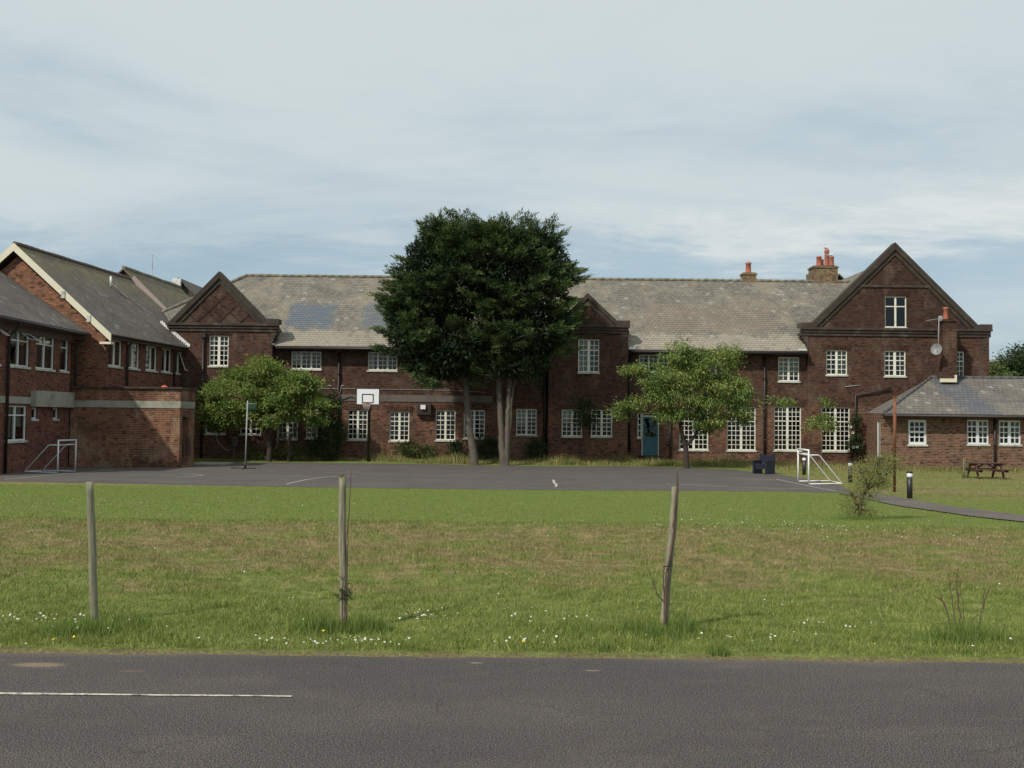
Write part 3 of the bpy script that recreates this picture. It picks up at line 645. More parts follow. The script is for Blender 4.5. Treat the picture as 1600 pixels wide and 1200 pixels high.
# roofs
rf = MB(); rt = MB()
EY, RY, KY = 52.45, 58.2, 64.4
xl = U(386, 431, RY).x; xr = UX(1330, RY)
zl, zr = RZ, RZ
e0, e1 = UX(427, EY), UX(1262, EY)
slope = (RZ-EZ)/(RY-EY)
roof_slab(rf, [(e0, EY, EZ), (e1, EY, EZ), (e1, 54.0, EZ+slope*(54-EY)), (xr, 54.0, EZ+slope*(54-EY)), (xr, RY, RZ), (xl, RY, RZ), (xl-5.8, EY+0.6, EZ+slope*0.6), (e0, EY+0.6, EZ+slope*0.6)])
roof_slab(rf, [(xl-5.8, KY, EZ), (xl, RY, RZ), (xr, RY, RZ), (xr, KY, EZ)])
roof_slab(rf, [(xl-5.8, EY+0.6, EZ+slope*0.6), (xl, RY, RZ), (xl-5.8, KY, EZ)])
def gable_roof(ap, px_l, px_r, Y, z_sh, depth, drop=0.72):
    xa, xb = UX(px_l, Y), UX(px_r, Y); y0 = Y+0.25; z0 = z_sh-drop; za = ap.z-drop
    roof_slab(rf, [(xa, y0, z0), (ap.x, y0, za), (ap.x, y0+depth, za), (xa, y0+depth, z0)])
    roof_slab(rf, [(ap.x, y0, za), (xb, y0, z0), (xb, y0+depth, z0), (ap.x, y0+depth, za)])
gable_roof(apx, 1262, 1536, RGY, shZ, 11.8); gable_roof(apb, 266, 420, BY, sbZ, 5.6); gable_roof(apc, 869, 970, BY, scZ, 4.2)
rf.build('roof', M['slate_main'], school)
ridge_tiles(rt, (xl, RY, RZ+0.03), (xr, RY, RZ+0.03)); ridge_tiles(rt, (xl, RY, RZ+0.03), (xl-5.7, EY+0.7, EZ+slope*0.7), 0.1)
rt.build('ridge_tiles', M['ridge'], school)
gt = MB()
for (a, b) in ((UX(430, EY), UX(851, EY)), (UX(985, EY), UX(1262, EY))):
    gt.tube([(a, EY-0.06, EZ-0.12), (b, EY-0.06, EZ-0.12)], 0.075, 8); gt.box(a, b, EY+0.02, FY-0.003, EZ-0.16, EZ-0.10)
gt.build('gutter', M['pipe'], school)

# gable copings and cornices
def coping(ap, pl, pr, z_sh, Y, wd=0.30, out=0.14, inner=True):
    mb = MB()
    for (px, sgn) in ((pl, -1), (pr, 1)):
        f = Vector((UX(px, Y), Y-out, z_sh)); a = Vector((ap.x, Y-out, ap.z+0.06)); dv = (a-f).normalized(); nn = Vector((-dv.z*sgn*-1, 0, dv.x*sgn*-1))
        if nn.z > 0: nn = -nn
        # rake with a mitred top
        h = wd/abs(nn.z)
        mb.faces([f, a, a-Vector((0, 0, h)), f+nn*wd, f+Vector((0, .55, 0)), a+Vector((0, .55, 0)), a-Vector((0, -.55, h)), f+nn*wd+Vector((0, .55, 0))],
                 [(0,1,2,3),(7,6,5,4),(0,4,5,1),(2,6,7,3),(0,3,7,4)] if sgn < 0 else [(3,2,1,0),(4,5,6,7),(1,5,4,0),(3,7,6,2),(4,7,3,0)])
        if inner:
            o2 = Vector((0, out*0.55, 0)); g = nn*(wd+0.002); i2 = Vector((0, 0, -(wd+0.002)/abs(nn.z))); h2 = 0.2/abs(nn.z)
            p0, p1 = f+g+o2, a+i2+o2
            mb.faces([p0, p1, p1-Vector((0, 0, h2)), p0+nn*0.2, p0+Vector((0, .2, 0)), p1+Vector((0, .2, 0)), p1-Vector((0, -.2, h2)), p0+nn*0.2+Vector((0, .2, 0))],
                 [(0,1,2,3),(7,6,5,4),(0,4,5,1),(2,6,7,3),(0,3,7,4)] if sgn < 0 else [(3,2,1,0),(4,5,6,7),(1,5,4,0),(3,7,6,2),(4,7,3,0)])
    return mb.build('gable_coping', M['coping'], school)
coping(apx, 1262, 1533, shZ+0.02, RGY, 0.27); coping(apb, 262, 420, sbZ+0.02, BY, 0.25); coping(apc, 868, 970, scZ+0.02, BY, 0.2)
def cornice(pl, pr, z, Y, kl, kr, shoulders=0.6):
    mb = MB(); xl_, xr_ = UX(pl, Y), UX(pr, Y)
    mb.box(xl_, xr_, Y-0.2, Y+0.12, z-0.12, z+0.0); mb.box(xl_+0.06, xr_-0.06, Y-0.13, Y+0.1, z-0.26, z-0.122); mb.box(xl_+0.12, xr_-0.12, Y-0.07, Y+0.1, z-0.42, z-0.262)
    for s_, x in ((kl, xl_), (kr, xr_)):       # kneelers with corbels curving back to the wall
        if not s_: continue
        sg = 1 if x == xl_ else -1
        a, b = sorted((x, x+sg*shoulders)); mb.box(a, b, Y-0.17, Y+0.6, z+0.002, z+0.24)
        for k in range(6):
            e = 0.38*(1-(k/6))**1.6; xo = x+sg*(0.40-e); a, b = sorted((xo, x+sg*0.42)); mb.box(a, b, Y-0.03, Y+0.58, z-0.262-0.16*(k+1), z-0.264-0.16*k)
    return mb.build('cornice', M['cornice'], school)
cornice(1250, 1549, shZ, RGY, 1, 1); cornice(258, 434, sbZ, BY, 0, 1); cornice(852, 983, scZ, BY, 0, 1)
# upper string on the big gable
mb = MB(); zz = UZ(447, RGY, 1400); hw = (apx.z-zz)*(UX(1530, RGY)-apx.x)/(apx.z-shZ)-0.35
mb.box(apx.x-hw, apx.x+hw, RGY-0.07, RGY+0.05, zz-0.07, zz+0.05); mb.build('string_course', M['cornice'], school)
# sooty brick faces of the gables, a raised skin with the diaper lattice
def lattice(ap, pl, pr, z_sh, Y, step, w_):
    mb = MB(); xa, xb = UX(pl, Y)+0.5, UX(pr, Y)-0.5; zt = ap.z-0.95; zb = z_sh+0.06; hwid = (xb-xa)/2
    sl = (zt-zb)/hwid
    def inside(x, z): return z > zb and z < zb+(hwid-abs(x-ap.x))*sl
    for s_ in (-1, 1):
        k = -12
        while k <= 12:
            c = k*step; pts = []
            for i in range(200):
                x = xa+(xb-xa)*i/199; z = zb+s_*(x-ap.x)*0.95+c
                if inside(x, z): pts.append((x, z))
            if len(pts) > 6:
                (x0, z0), (x1, z1) = pts[0], pts[-1]; mb.beam((x0, Y-0.002*(s_+2), z0), (x1, Y-0.002*(s_+2), z1), 0.03, w_)
            k += 1
    return mb
lattice(apb, 262, 420, sbZ, BY, 1.05, 0.07).build('brick_lattice', M['brick_gable'], school)
lattice(apc, 868, 970, scZ, BY, 0.8, 0.06).build('brick_lattice', M['brick_gable'], school)
# window arches of soldier bricks
for (o, d, h, kw), wo_ in zip(wins, winobs):
    if h[3] < EZ-1.0 or h[3] > EZ+0.4 or o in (oB, oC, oG):
        k = max(5, int((h[1]-h[0]+0.3)/0.085)); ar = MB()
        for j in range(k):
            u = h[0]-0.15+(h[1]-h[0]+0.3)*(j+0.5)/k; f = (j+0.5)/k-0.5
            p = wp(o, d, u, h[3]+0.005, -0.012); q = wp(o, d, u+f*0.16, h[3]+0.30, -0.012); ar.beam(p, q, 0.066, 0.03)
        ar.build('arch', M['brick_main'], wo_)
# grey rendered band and string courses of the first floor
bd = MB()
def band(pa, pb, y0, y1, Y, out, mbx=bd):
    mbx.box(UX(pa, Y), UX(pb, Y), Y-out, Y+0.02, UZ(y1, Y, (pa+pb)/2), UZ(y0, Y, (pa+pb)/2))
band(531, 770, 617.5, 628, FY, 0.035); bd.build('rendered_band', M['render'], school)
bd = MB(); band(426, 850, 603, 606, FY, 0.05); band(984, 1261, 611, 615, FY, 0.05); band(1262.5, 1440, 612, 616, RGY, 0.05); band(322, 423, 598, 602, BY, 0.05, bd); band(858, 980, 600, 604, BY, 0.05)
bd.build('string_course', M['brick_gable'], school)
# downpipes
for (px, y0, Y) in ((319, 522, BY), (530.5, 545, FY), (1194, 549, FY)):
    p = U(px, y0, Y); pipe(school, p.x, Y-0.1, -0.5, p.z-0.15, 0.055)
p = U(852.5, 548, FY); pipe(school, p.x, FY-0.12, -0.5, p.z-0.1, 0.09)
p = U(983.5, 650, FY); pipe(school, p.x, FY-0.1, -0.5, EZ-0.2, 0.06)
p = U(1047, 650, FY); pipe(school, p.x, FY-0.08, -0.5, p.z, 0.045, False)
# branching soil pipe on the right gable
mb = MB(); a = U(1336, 617, RGY); b = U(1378, 610, RGY); c = U(1391, 606, RGY)
mb.tube([(a.x, RGY-0.1, -0.5), (a.x, RGY-0.1, a.z), (b.x, RGY-0.1, b.z), (c.x, RGY-0.12, c.z)], 0.045, 8); mb.build('waste_pipe', M['pipe'], school)
# white corner flashings
fl = MB()
def stepped(p, q, n, Y, w_=0.2, m=fl):
    for j in range(n):
        t = j/n; x = p[0]+(q[0]-p[0])*t; z = p[1]+(q[1]-p[1])*t; hh = abs(q[1]-p[1])/n
        m.box(x-0.02, x+abs(q[0]-p[0])/n+0.03, Y-0.02-0.001*(j % 2), Y+0.0, z-hh*0.5, z+w_*0.6)
a = U(251, 505, BY); b = U(296, 543, BY); stepped((a.x, a.z), (b.x, b.z), 15, BY); fl.build('flashing', M['lead'], school)
for (pa, ya, pb, yb, Y) in ((420, 540, 429, 531, 52.6), (1250, 536, 1262, 548, 52.3)):
    a = U(pa, ya, Y); b = U(pb, yb, Y); fl = MB()
    fl.box(min(a.x, b.x), max(a.x, b.x), EY-0.02, EY+0.5, EZ+0.03, EZ+0.12); fl.build('flashing', M['lead'], school)
fl = MB(); a = UX(984, EY); fl.box(a-0.05, a+0.28, EY-0.05, EY+0.5, EZ+0.0, EZ+0.14)
fl.build('flashing', M['lead'], school)
# doorway
door = MB(); ox = oR; zt = UZ(650, FY, 1016); z0, z1 = dh[2]+0.02, zt-0.03; a, b = dh[0]+0.05, dh[1]-0.05
bar(door, ox, DX, a, a+0.1, z0, z1, 0.07, 0.115); bar(door, ox, DX, b-0.1, b, z0, z1, 0.07, 0.115); bar(door, ox, DX, a+0.1, b-0.1, z1-0.1, z1, 0.07, 0.115)
bar(door, ox, DX, a+0.1, b-0.1, z0, z0+0.85, 0.085, 0.11); bar(door, ox, DX, a+0.1, b-0.1, z0+0.85, z0+0.95, 0.07, 0.115)
bar(door, ox, DX, (a+b)/2-0.02, (a+b)/2+0.02, z0+0.95, z1-0.1, 0.08, 0.11); bar(door, ox, DX, a+0.1, b-0.1, z0+1.35, z0+1.39, 0.08, 0.11)
dr = door.build('door', M['teal'], school)
g = MB(); bar(g, ox, DX, a+0.1, b-0.1, z0+0.95, z1-0.1, 0.09, 0.1); g.build('door_glass', M['glass'], dr)
g = MB(); g.tube([wp(ox, DX, a+0.05, z0+0.95, 0.03), wp(ox, DX, a+0.17, z0+0.95, 0.03)], 0.014, 6); g.tube([wp(ox, DX, a+0.05, z0+0.95, 0.03), wp(ox, DX, a+0.05, z0+0.95, 0.075)], 0.012, 6); g.build('handle', M['galv'], dr)
f = MB(); bar(f, ox, DX, dh[0], dh[0]+0.048, dh[2], dh[3]-0.05, 0.05, 0.12); bar(f, ox, DX, dh[1]-0.048, dh[1], dh[2], dh[3]-0.05, 0.05, 0.12)
bar(f, ox, DX, dh[0]+0.048, dh[1]-0.048, z1+0.005, z1+0.05, 0.05, 0.12); bar(f, ox, DX, dh[0], dh[1], dh[3]-0.049, dh[3], 0.05, 0.12)
f.build('door_frame', M['white'], school)
window(school, ox, DX, side_h[0], side_h[1], side_h[2], side_h[3], n=1, cols=1, t=0, bot=4, bw=0.04, fr=0.05, label='narrow side light beside the teal door')
st_ = MB(); x0, x1 = wp(ox, DX, dh[0]-0.35, 0).x, wp(ox, DX, dh[1]+0.3, 0).x
st_.box(x0+0.1, x1-0.1, FY-0.5, FY-0.003, ZB, dh[2]-0.02); st_.box(x0, x1, FY-0.95, FY-0.502, ZB, dh[2]-0.17); st_.box(x0-0.1, x1+0.1, FY-1.3, FY-0.952, ZB, dh[2]-0.32)
st_.build('door_steps', M['brick_gable'], school)
# chimneys on the ridge
def stack(parent, pl, pr, y0, y1, Y, depth, pots, mat, cap=True):
    x0, x1 = UX(pl, Y), UX(pr, Y); za, zb = UZ(y1, Y, pl), UZ(y0, Y, pl); mb = MB()
    mb.box(x0, x1, Y-depth/2, Y+depth/2, za, zb-0.12)
    mb.box(x0-0.05, x1+0.05, Y-depth/2-0.05, Y+depth/2+0.05, zb-0.118, zb-0.04); mb.box(x0+0.03, x1-0.03, Y-depth/2+0.03, Y+depth/2-0.03, zb-0.038, zb+0.02)
    c = mb.build('chimney', mat, parent)
    for (pa, pb, yt, dy) in pots:
        xa, xb = UX(pa, Y), UX(pb, Y); pot(c, (xa+xb)/2, Y+dy, zb+0.02, UZ(yt, Y, pa)-zb-0.02, (xb-xa)/2*0.95)
    return c, zb
stack(school, 1158.5, 1179.5, 427, 446, 58.4, 0.6, [(1164, 1173.5, 410, 0)], M['lichen_stack'])
_, zc = stack(school, 1267, 1305, 417, 446, 58.6, 1.0, [(1273, 1282, 401.5, -0.25), (1282.5, 1289.5, 404, 0.25), (1287, 1295, 390, -0.1), (1292.5, 1300.5, 402, -0.35)], M['lichen_stack'])
mb = MB(); mb.box(UX(1262.5, 58.6), UX(1266.8, 58.6), 58.2, 59, UZ(446, 58.6, 1265), UZ(428, 58.6, 1265)); mb.build('chimney', M['lichen_stack'], school)
# wall fittings that belong to the building
mb = MB(); band(652, 674.5, 630, 648, FY, 0.28, mb); vt = mb.build('wall_vent', plain('dark_vent', (0.05, 0.032, 0.028), 0.8, 0.3, 5), school)
mb = MB(); x0 = UX(652, FY); x1 = UX(674.5, FY); z0_, z1_ = UZ(648, FY, 663), UZ(630, FY, 663)
for k in range(7): z = z0_+0.07+k*(z1_-z0_-0.1)/7; mb.box(x0+0.04, x1-0.04, FY-0.31, FY-0.282, z, z+0.03)
mb.build('louvre', M['fascia'], vt)
mb = MB(); p = U(661, 636, FY-0.36); mb.box(p.x-0.13, p.x+0.13, FY-0.42, FY-0.34, p.z-0.11, p.z+0.11); mb.box(p.x-0.03, p.x+0.03, FY-0.34, FY-0.283, p.z-0.03, p.z+0.03)
mb.build('floodlight', M['board'], school)
mb = MB()
for (a, b, c, d_) in ((514, 602, 521, 612), (534, 602, 531, 621)):
    p = U(a, b, FY-0.5); q = U(c, d_, FY-0.05); mb.tube([(q.x, FY, q.z), (q.x, FY-0.15, q.z), (p.x, FY-0.5, p.z), (p.x+0.12, FY-0.55, p.z-0.02)], 0.028, 6)
mb.build('lamp_bracket', M['galv'], school)
mb = MB(); mb.tube([U(497, 607, FY-0.03), U(560, 607.5, FY-0.03), U(705, 610, FY-0.03), U(760, 613, FY-0.03)], 0.012, 5)
mb.build('cable', M['galv'], school); mb = MB(); mb.tube([U(1345, 602, RGY-0.03), U(1320, 604, RGY-0.03)], 0.02, 5); mb.build('cable', M['galv'], school)
mb = MB(); pts = [U(*q, BY-0.25) for q in ((337, 672), (338, 684), (342, 693), (350, 701), (358, 705))]; mb.tube(pts, 0.022, 6)
tag(mb.build('hose', M['galv'], None, (0, 0, 0)), 'pale hose drooping from the left bay wall under the cherry tree', 'hose')
p = G(366, 712); mb = MB(); pz = UZ(698, 51.6, 366); pz2 = UZ(684, 51.6, 366); cx_ = UX(365, 51.6)
mb.lathe((cx_, 51.9, pz), [(0.13, 0), (0.17, 0.05), (0.17, pz2-pz-0.05), (0.19, pz2-pz-0.04), (0.19, pz2-pz), (0.05, pz2-pz+0.03)], 16)
mb.box(cx_-0.08, cx_+0.08, 52.05, 52.41, pz+0.2, pz+0.32); mb.tube([(cx_, 51.9, pz+0.02), (cx_, 51.9, -0.55)], 0.04, 8)
tag(mb.build('water_butt', M['grey'], None), 'grey round water butt on the left bay wall between two windows', 'water butt')

# ================================================================ LEFT WING NEAREST THE CAMERA
X1 = -18.72; YE = 43.35
wing = thing('brick_wing', 'red brick two storey wing with white windows at the left edge of the playground', 'building', (X1, YE, -0.5))
d1 = (0, 1); WS = 36.2; o1 = (X1, WS)
def VU(px): return PXR(o1, d1, px)
wb = MB(); w1 = []; EW = 5.22
for (pa, pb, z0, z1, kw) in ((-16, -2, 3.5, 4.86, {}), (12, 44.5, 3.5, 4.86, dict(curt=((0.04, 0.97, 0.62),))), (54, 83.5, 3.5, 4.86, dict(curt=((0.04, 0.3, 0.05), (0.3, 0.97, 0.7)))), (92.5, 105.5, 3.5, 4.86, dict(n=1, curt=((0.08, 0.9, 0.6),))), (9, 43, 0.68, 2.02, dict(curt=((0.04, 0.5, 0.1), (0.55, 0.96, 0.4)))), (50, 59, 1.5, 1.96, dict(n=1, t=0)), (83.5, 92, 1.5, 1.96, dict(n=1, t=0))):  # pale curtains added here stand in for reflections in the panes
    w1.append(((VU(pa), VU(pb), z0, z1), kw))
wall(wb, o1, d1, [(0, ZB), (YE-WS, ZB), (YE-WS, EW), (0, EW)], [h for h, _ in w1], room=1.2)
wall(wb, (X1-11, WS), DX, [(0, ZB), (11, ZB), (11, EW), (5.5, EW+3.6), (0, EW)]); wall(wb, (X1, YE), (-1, 0), [(0, ZB), (11, ZB), (11, EW), (5.5, EW+3.6), (0, EW)]); wall(wb, (X1-11, YE), (0, -1), [(0, ZB), (YE-WS, ZB), (YE-WS, EW), (0, EW)])
wb.build('wall', [M['brick_red'], M['interior']], wing)
for k, (h, kw) in enumerate(w1):
    a = dict(n=2, cols=1, t=0.27, top=1, bot=1, mull=0.07, fr=0.055, mat=M['whiteclean'])
    a.update(kw); window(wing, o1, d1, *h, **a)
rw = MB(); tn = math.tan(R(33.7)); rx = X1-5.5; ex = X1+0.5; ez = EW-0.0; rz = ez+(ex-rx)*tn
roof_slab(rw, [(ex, WS-0.3, ez), (ex, YE+0.75, ez), (rx, YE+0.75, rz), (rx, WS-0.3, rz)], 0.08); roof_slab(rw, [(rx, WS-0.3, rz), (rx, YE+0.75, rz), (rx-6, YE+0.75, ez), (rx-6, WS-0.3, ez)], 0.08)
rw.build('roof', M['slate_wing'], wing)
mb = MB(); mb.box(X1+0.003, ex-0.06, WS-0.2, YE+0.6, ez-0.14, ez-0.06); mb.box(X1+0.003, X1+0.05, WS-0.2, YE+0.1, ez-0.42, ez-0.142); mb.build('soffit', M['fascia'], wing)
mb = MB(); mb.tube([(ex+0.03, WS-0.2, ez-0.1), (ex+0.03, YE+0.7, ez-0.1)], 0.06, 8); mb.build('gutter', M['pipe'], wing)
for (px, zl_) in ((113, ZB), (8.0, ZB)):
    y = WS+VU(px); mb = MB(); mb.tube([(ex+0.02, y, ez-0.12), (ex-0.05, y, ez-0.3), (X1+0.1, y, ez-0.62), (X1+0.08, y, zl_+0.3)], 0.055, 8); mb.build('downpipe', M['pipe'], wing)
mb = MB(); a, b = WS+VU(48), WS+VU(113)-0.25
mb.box(X1-0.02, X1+0.03, WS+0.05, a-0.01, 2.10, 2.36); mb.box(X1-0.02, X1+0.22, a, b, 2.0, 2.63); mb.build('concrete_band', M['concrete'], wing)
# top-hung lights standing open
def open_light(parent, o, d, u0, u1, zt, h, ang, side=False, mat=None):
    mb = MB(); g = MB(); k = 0.035
    def P(u, s_): return wp(o, d, u, zt-s_*math.cos(ang), -0.02-s_*math.sin(ang))
    n = Vector((d[1], -d[0], 0))
    for (a0, a1, s0, s1) in ((u0, u1, 0, k), (u0, u1, h-k, h), (u0, u0+k, k, h-k), (u1-k, u1, k, h-k)):
        p = P(a0, s0); mb.obox(p, P(a1, s0)-p, P(a0, s1)-p, n*0.03)
    g.poly([P(u0+k, k), P(u1-k, k), P(u1-k, h-k), P(u0+k, h-k)])
    w_ = mb.build('open_light', mat or M['whiteclean'], parent); g.build('pane', M['glass'], w_)
h = w1[1][0]; open_light(wing, o1, d1, (h[0]+h[1])/2+0.03, h[1]-0.05, h[3]-0.07, 0.42, R(55)); h = w1[0][0]; open_light(wing, o1, d1, (h[0]+h[1])/2, h[1]-0.05, h[3]-0.07, 0.42, R(55))

# ================================================================ GABLED WING BEHIND IT
A2 = Vector((-17.62, 44.3)); B2 = Vector((-17.0, BY-0.0)); dv = (B2-A2).normalized(); d2 = (dv.x, dv.y); L2 = (B2-A2).length
gw = thing('gabled_wing', 'orange brick gabled wing with cream bargeboard and brown slate roof', 'building', (A2.x, A2.y, -0.5))
o2 = (A2.x, A2.y); e2 = UZ(521, 44.0, 173); lf = Vector((-dv.y, dv.x)); apw = 4.45; rz2 = e2+apw*math.tan(R(41.2))
wb = MB(); w2 = []
for (pa, pb) in ((169, 190.5), (199, 218), (228, 245.5), (252.5, 268), (275, 285.5)): w2.append((PXR(o2, d2, pa, 560), PXR(o2, d2, pb, 560), 3.84, 5.02))
wall(wb, o2, d2, [(0, ZB), (L2, ZB), (L2, e2), (0, e2)], w2, m=2, room=1.0)
gf = (-lf.x, -lf.y); og = (A2.x+lf.x*8.2, A2.y+lf.y*8.2)          # front gable, runs left to right
wall(wb, og, gf, [(0, ZB), (8.2, ZB), (8.2, e2-0.2), (4.1, e2-0.2+4.1*math.tan(R(41.2))), (0, e2-0.2)])
ob = (A2.x+dv.x*11, A2.y+dv.y*11); wall(wb, ob, (lf.x, lf.y), [(0, ZB), (8.2, ZB), (8.2, e2-0.2), (4.1, e2-0.2+4.1*math.tan(R(41.2))), (0, e2-0.2)])
wall(wb, (og[0]+dv.x*11, og[1]+dv.y*11), (-dv.x, -dv.y), [(0, ZB), (11, ZB), (11, e2), (0, e2)])
wb.build('wall', [M['brick_orange'], M['interior'], M['brick_red']], gw)
cs = (((0.02, 0.2, 0),), ((0.05, 0.95, 0),), ((0.05, 0.6, 0),), ((0.1, 0.4, 0),), ())
for h, c_ in zip(w2, cs): window(gw, o2, d2, *h, n=2, cols=1, t=0, bot=1, mull=0.09, fr=0.06, curt=c_)
open_light(gw, o2, d2, w2[4][0]+0.3, w2[4][1]-0.03, 4.95, 1.0, R(20), mat=M['white'])
rw = MB(); dz = math.tan(R(41.2))
def gp(u, v, z): return Vector((A2.x+dv.x*u+lf.x*v, A2.y+dv.y*u+lf.y*v, z))
ov = 0.35
roof_slab(rw, [gp(-0.25, -ov, e2-0.0), gp(L2-0.02, -ov, e2), gp(L2-0.02, 4.1, e2+(4.1+ov)*dz), gp(-0.25, 4.1, e2+(4.1+ov)*dz)], 0.07)
roof_slab(rw, [gp(L2-0.02, 1.0, e2+(1.0+ov)*dz), gp(L2+3.6, 1.0, e2+(1.0+ov)*dz), gp(L2+3.6, 4.1, e2+(4.1+ov)*dz), gp(L2-0.02, 4.1, e2+(4.1+ov)*dz)], 0.07)
roof_slab(rw, [gp(-0.25, 4.1, e2+(4.1+ov)*dz), gp(L2+3.6, 4.1, e2+(4.1+ov)*dz), gp(L2+3.6, 8.2+ov, e2), gp(-0.25, 8.2+ov, e2)], 0.07)
rw.build('roof', M['slate_moss'], gw)
mb = MB(); ridge_tiles(mb, gp(-0.25, 4.1, e2+(4.1+ov)*dz+0.02), gp(L2+3.6, 4.1, e2+(4.1+ov)*dz+0.02), 0.10); mb.build('ridge_tiles', M['fascia'], gw)
mb = MB()
for (v0, v1) in ((-ov-0.02, 4.1), (8.2+ov+0.02, 4.1)):
    z0, z1 = e2-0.02, e2+(4.1+ov)*dz+0.03; p = gp(-0.27, v0, z0); q = gp(-0.27, v1, z1); hh = Vector((0, 0, -0.34)); t_ = Vector((dv.x, dv.y, 0))*-0.05
    mb.obox(p, q-p, hh, t_)
mb.obox(gp(-0.33, -ov-0.02, e2-0.36), gp(-0.33, 0.12, e2-0.36)-gp(-0.33, -ov-0.02, e2-0.36), (0, 0, -0.1), Vector((dv.x, dv.y, 0))*0.3)
mb.build('bargeboard', M['cream'], gw)
mb = MB(); p = gp(-0.1, -ov+0.03, e2-0.2); q = gp(L2-0.05, -ov+0.03, e2-0.2); mb.obox(p, q-p, Vector((lf.x, lf.y, 0))*(ov-0.04), (0, 0, 0.1)); mb.build('soffit', M['fascia'], gw)
mb = MB(); mb.tube([gp(-0.2, -ov-0.04, e2-0.07), gp(L2-0.1, -ov-0.04, e2-0.07)], 0.055, 8); mb.build('gutter', M['pipe'], gw)
for px in (197, 271):
    u = PXR(o2, d2, px, 560); mb = MB(); mb.tube([gp(u, -ov-0.02, e2-0.08), gp(u, -0.1, e2-0.4), gp(u, -0.08, e2-0.55), gp(u, -0.08, -0.6)], 0.05, 8); mb.build('downpipe', M['pipe'], gw)
mb = MB(); p = gp(6.3, 2.9, e2+(2.9+ov)*dz); mb.tube([p, p+Vector((0, 0, 0.55))], 0.06, 8); mb.beam(p+Vector((0.05, 0, 0.15)), gp(6.9, 2.3, e2+(2.3+ov)*dz+0.06), 0.12, 0.03); mb.build('roof_vent', M['lead'], gw)
mb = MB()
for (u, v) in ((-0.36, 1.72), (-0.36, 0.55)):
    z = e2+(v+ov)*dz; mb.obox(gp(u, v, z-0.30), gp(u, v+0.16, z-0.30)-gp(u, v, z-0.30), (0, 0, 0.3), Vector((dv.x, dv.y, 0))*0.05)
mb.build('vent_bracket', M['sill'], gw)

# taller roof rising behind it
rb = thing('rear_gable_wing', 'gabled brick wing with mossy slate roof rising behind the bargeboarded wing', 'building', (-21, 56, -0.5))
ar_ = U(194, 419, 55.8); zr3 = ar_.z; s3 = 0.97; wd = 4.0; y0, y1 = 55.8, 64
mb = MB(); ez3 = zr3-wd*s3
wall(mb, (ar_.x-wd, y0), DX, [(0, ZB), (2*wd, ZB), (2*wd, ez3), (wd, zr3-0.12), (0, ez3)]); wall(mb, (ar_.x+wd, y0), (0, 1), [(0, ZB), (y1-y0, ZB), (y1-y0, ez3), (0, ez3)])
wall(mb, (ar_.x-wd, y1), (0, -1), [(0, ZB), (y1-y0, ZB), (y1-y0, ez3), (0, ez3)]); wall(mb, (ar_.x+wd, y1), (-1, 0), [(0, ZB), (2*wd, ZB), (2*wd, ez3), (wd, zr3-0.12), (0, ez3)])
mb.build('wall', [M['brick_gable'], M['interior']], rb)
mb = MB(); dxr = 0.4
roof_slab(mb, [(ar_.x+wd+0.2, y0-0.15, ez3-0.2*s3), (ar_.x+wd+0.2+dxr, y1, ez3-0.2*s3), (ar_.x+dxr, y1, zr3), (ar_.x, y0-0.15, zr3)]); roof_slab(mb, [(ar_.x-wd-0.2, y0-0.15, ez3-0.2*s3), (ar_.x-wd-0.2, y1, ez3-0.2*s3), (ar_.x+dxr, y1, zr3), (ar_.x, y0-0.15, zr3)])
mb.build('roof', M['slate_moss'], rb)
mb = MB(); mb.beam((ar_.x+0.55, y0-0.2, zr3-0.55*s3-0.02), (ar_.x+wd, y0-0.2, ez3-0.02), 0.12, 0.28); mb.build('verge_flashing', plain('pinkish_verge', (0.33, 0.27, 0.24), 0.8, 0.2, 5), rb)
mb = MB(); ridge_tiles(mb, (ar_.x, y0-0.1, zr3+0.03), (ar_.x+dxr, y1, zr3+0.03), 0.1); mb.build('ridge_tiles', M['ridge'], rb)
# farther small gable
rc = thing('distant_gable_house', 'far grey gabled roof peeping up left of the big diamond patterned gable', 'building', (-22, 68, -0.5))
a = U(280, 434, 68); mb = MB(); wd = 3.4
wall(mb, (a.x-wd, 68), DX, [(0, ZB), (2*wd, ZB), (2*wd, a.z-wd), (wd, a.z-0.1), (0, a.z-wd)]); wall(mb, (a.x+wd, 68), (0, 1), [(0, ZB), (8, ZB), (8, a.z-wd), (0, a.z-wd)])
wall(mb, (a.x-wd, 76), (0, -1), [(0, ZB), (8, ZB), (8, a.z-wd), (0, a.z-wd)]); wall(mb, (a.x+wd, 76), (-1, 0), [(0, ZB), (2*wd, ZB), (2*wd, a.z-wd), (wd, a.z-0.1), (0, a.z-wd)])
mb.build('wall', [M['cornice'], M['interior']], rc); mb = MB()
roof_slab(mb, [(a.x, 67.8, a.z), (a.x+wd+.1, 67.8, a.z-wd-.1), (a.x+wd+.1, 76, a.z-wd-.1), (a.x, 76, a.z)]); roof_slab(mb, [(a.x, 67.8, a.z), (a.x-wd-.1, 67.8, a.z-wd-.1), (a.x-wd-.1, 76, a.z-wd-.1), (a.x, 76, a.z)])
mb.build('roof', M['slate_wing'], rc)
mb = MB(); q = U(277, 441, 67.7); mb.box(q.x-0.3, q.x+0.25, 67.6, 67.75, q.z-0.35, q.z+0.25); mb.build('flashing', M['lead'], rc)
rd = thing('distant_roof_gable', 'tiny dark gable seen between the pot-crowned chimney stack and the big right gable', 'building', (26, 80, -0.5))
a = U(1310, 428, 66); mb = MB(); wd = 4
wall(mb, (a.x-wd, 66), DX, [(0, ZB), (2*wd, ZB), (2*wd, a.z-wd), (wd, a.z-0.1), (0, a.z-wd)]); mb.box(a.x-wd+0.1, a.x+wd-0.1, 66.1, 72, ZB, a.z-wd-0.2); mb.build('wall', [M['brick_gable'], M['interior']], rd)
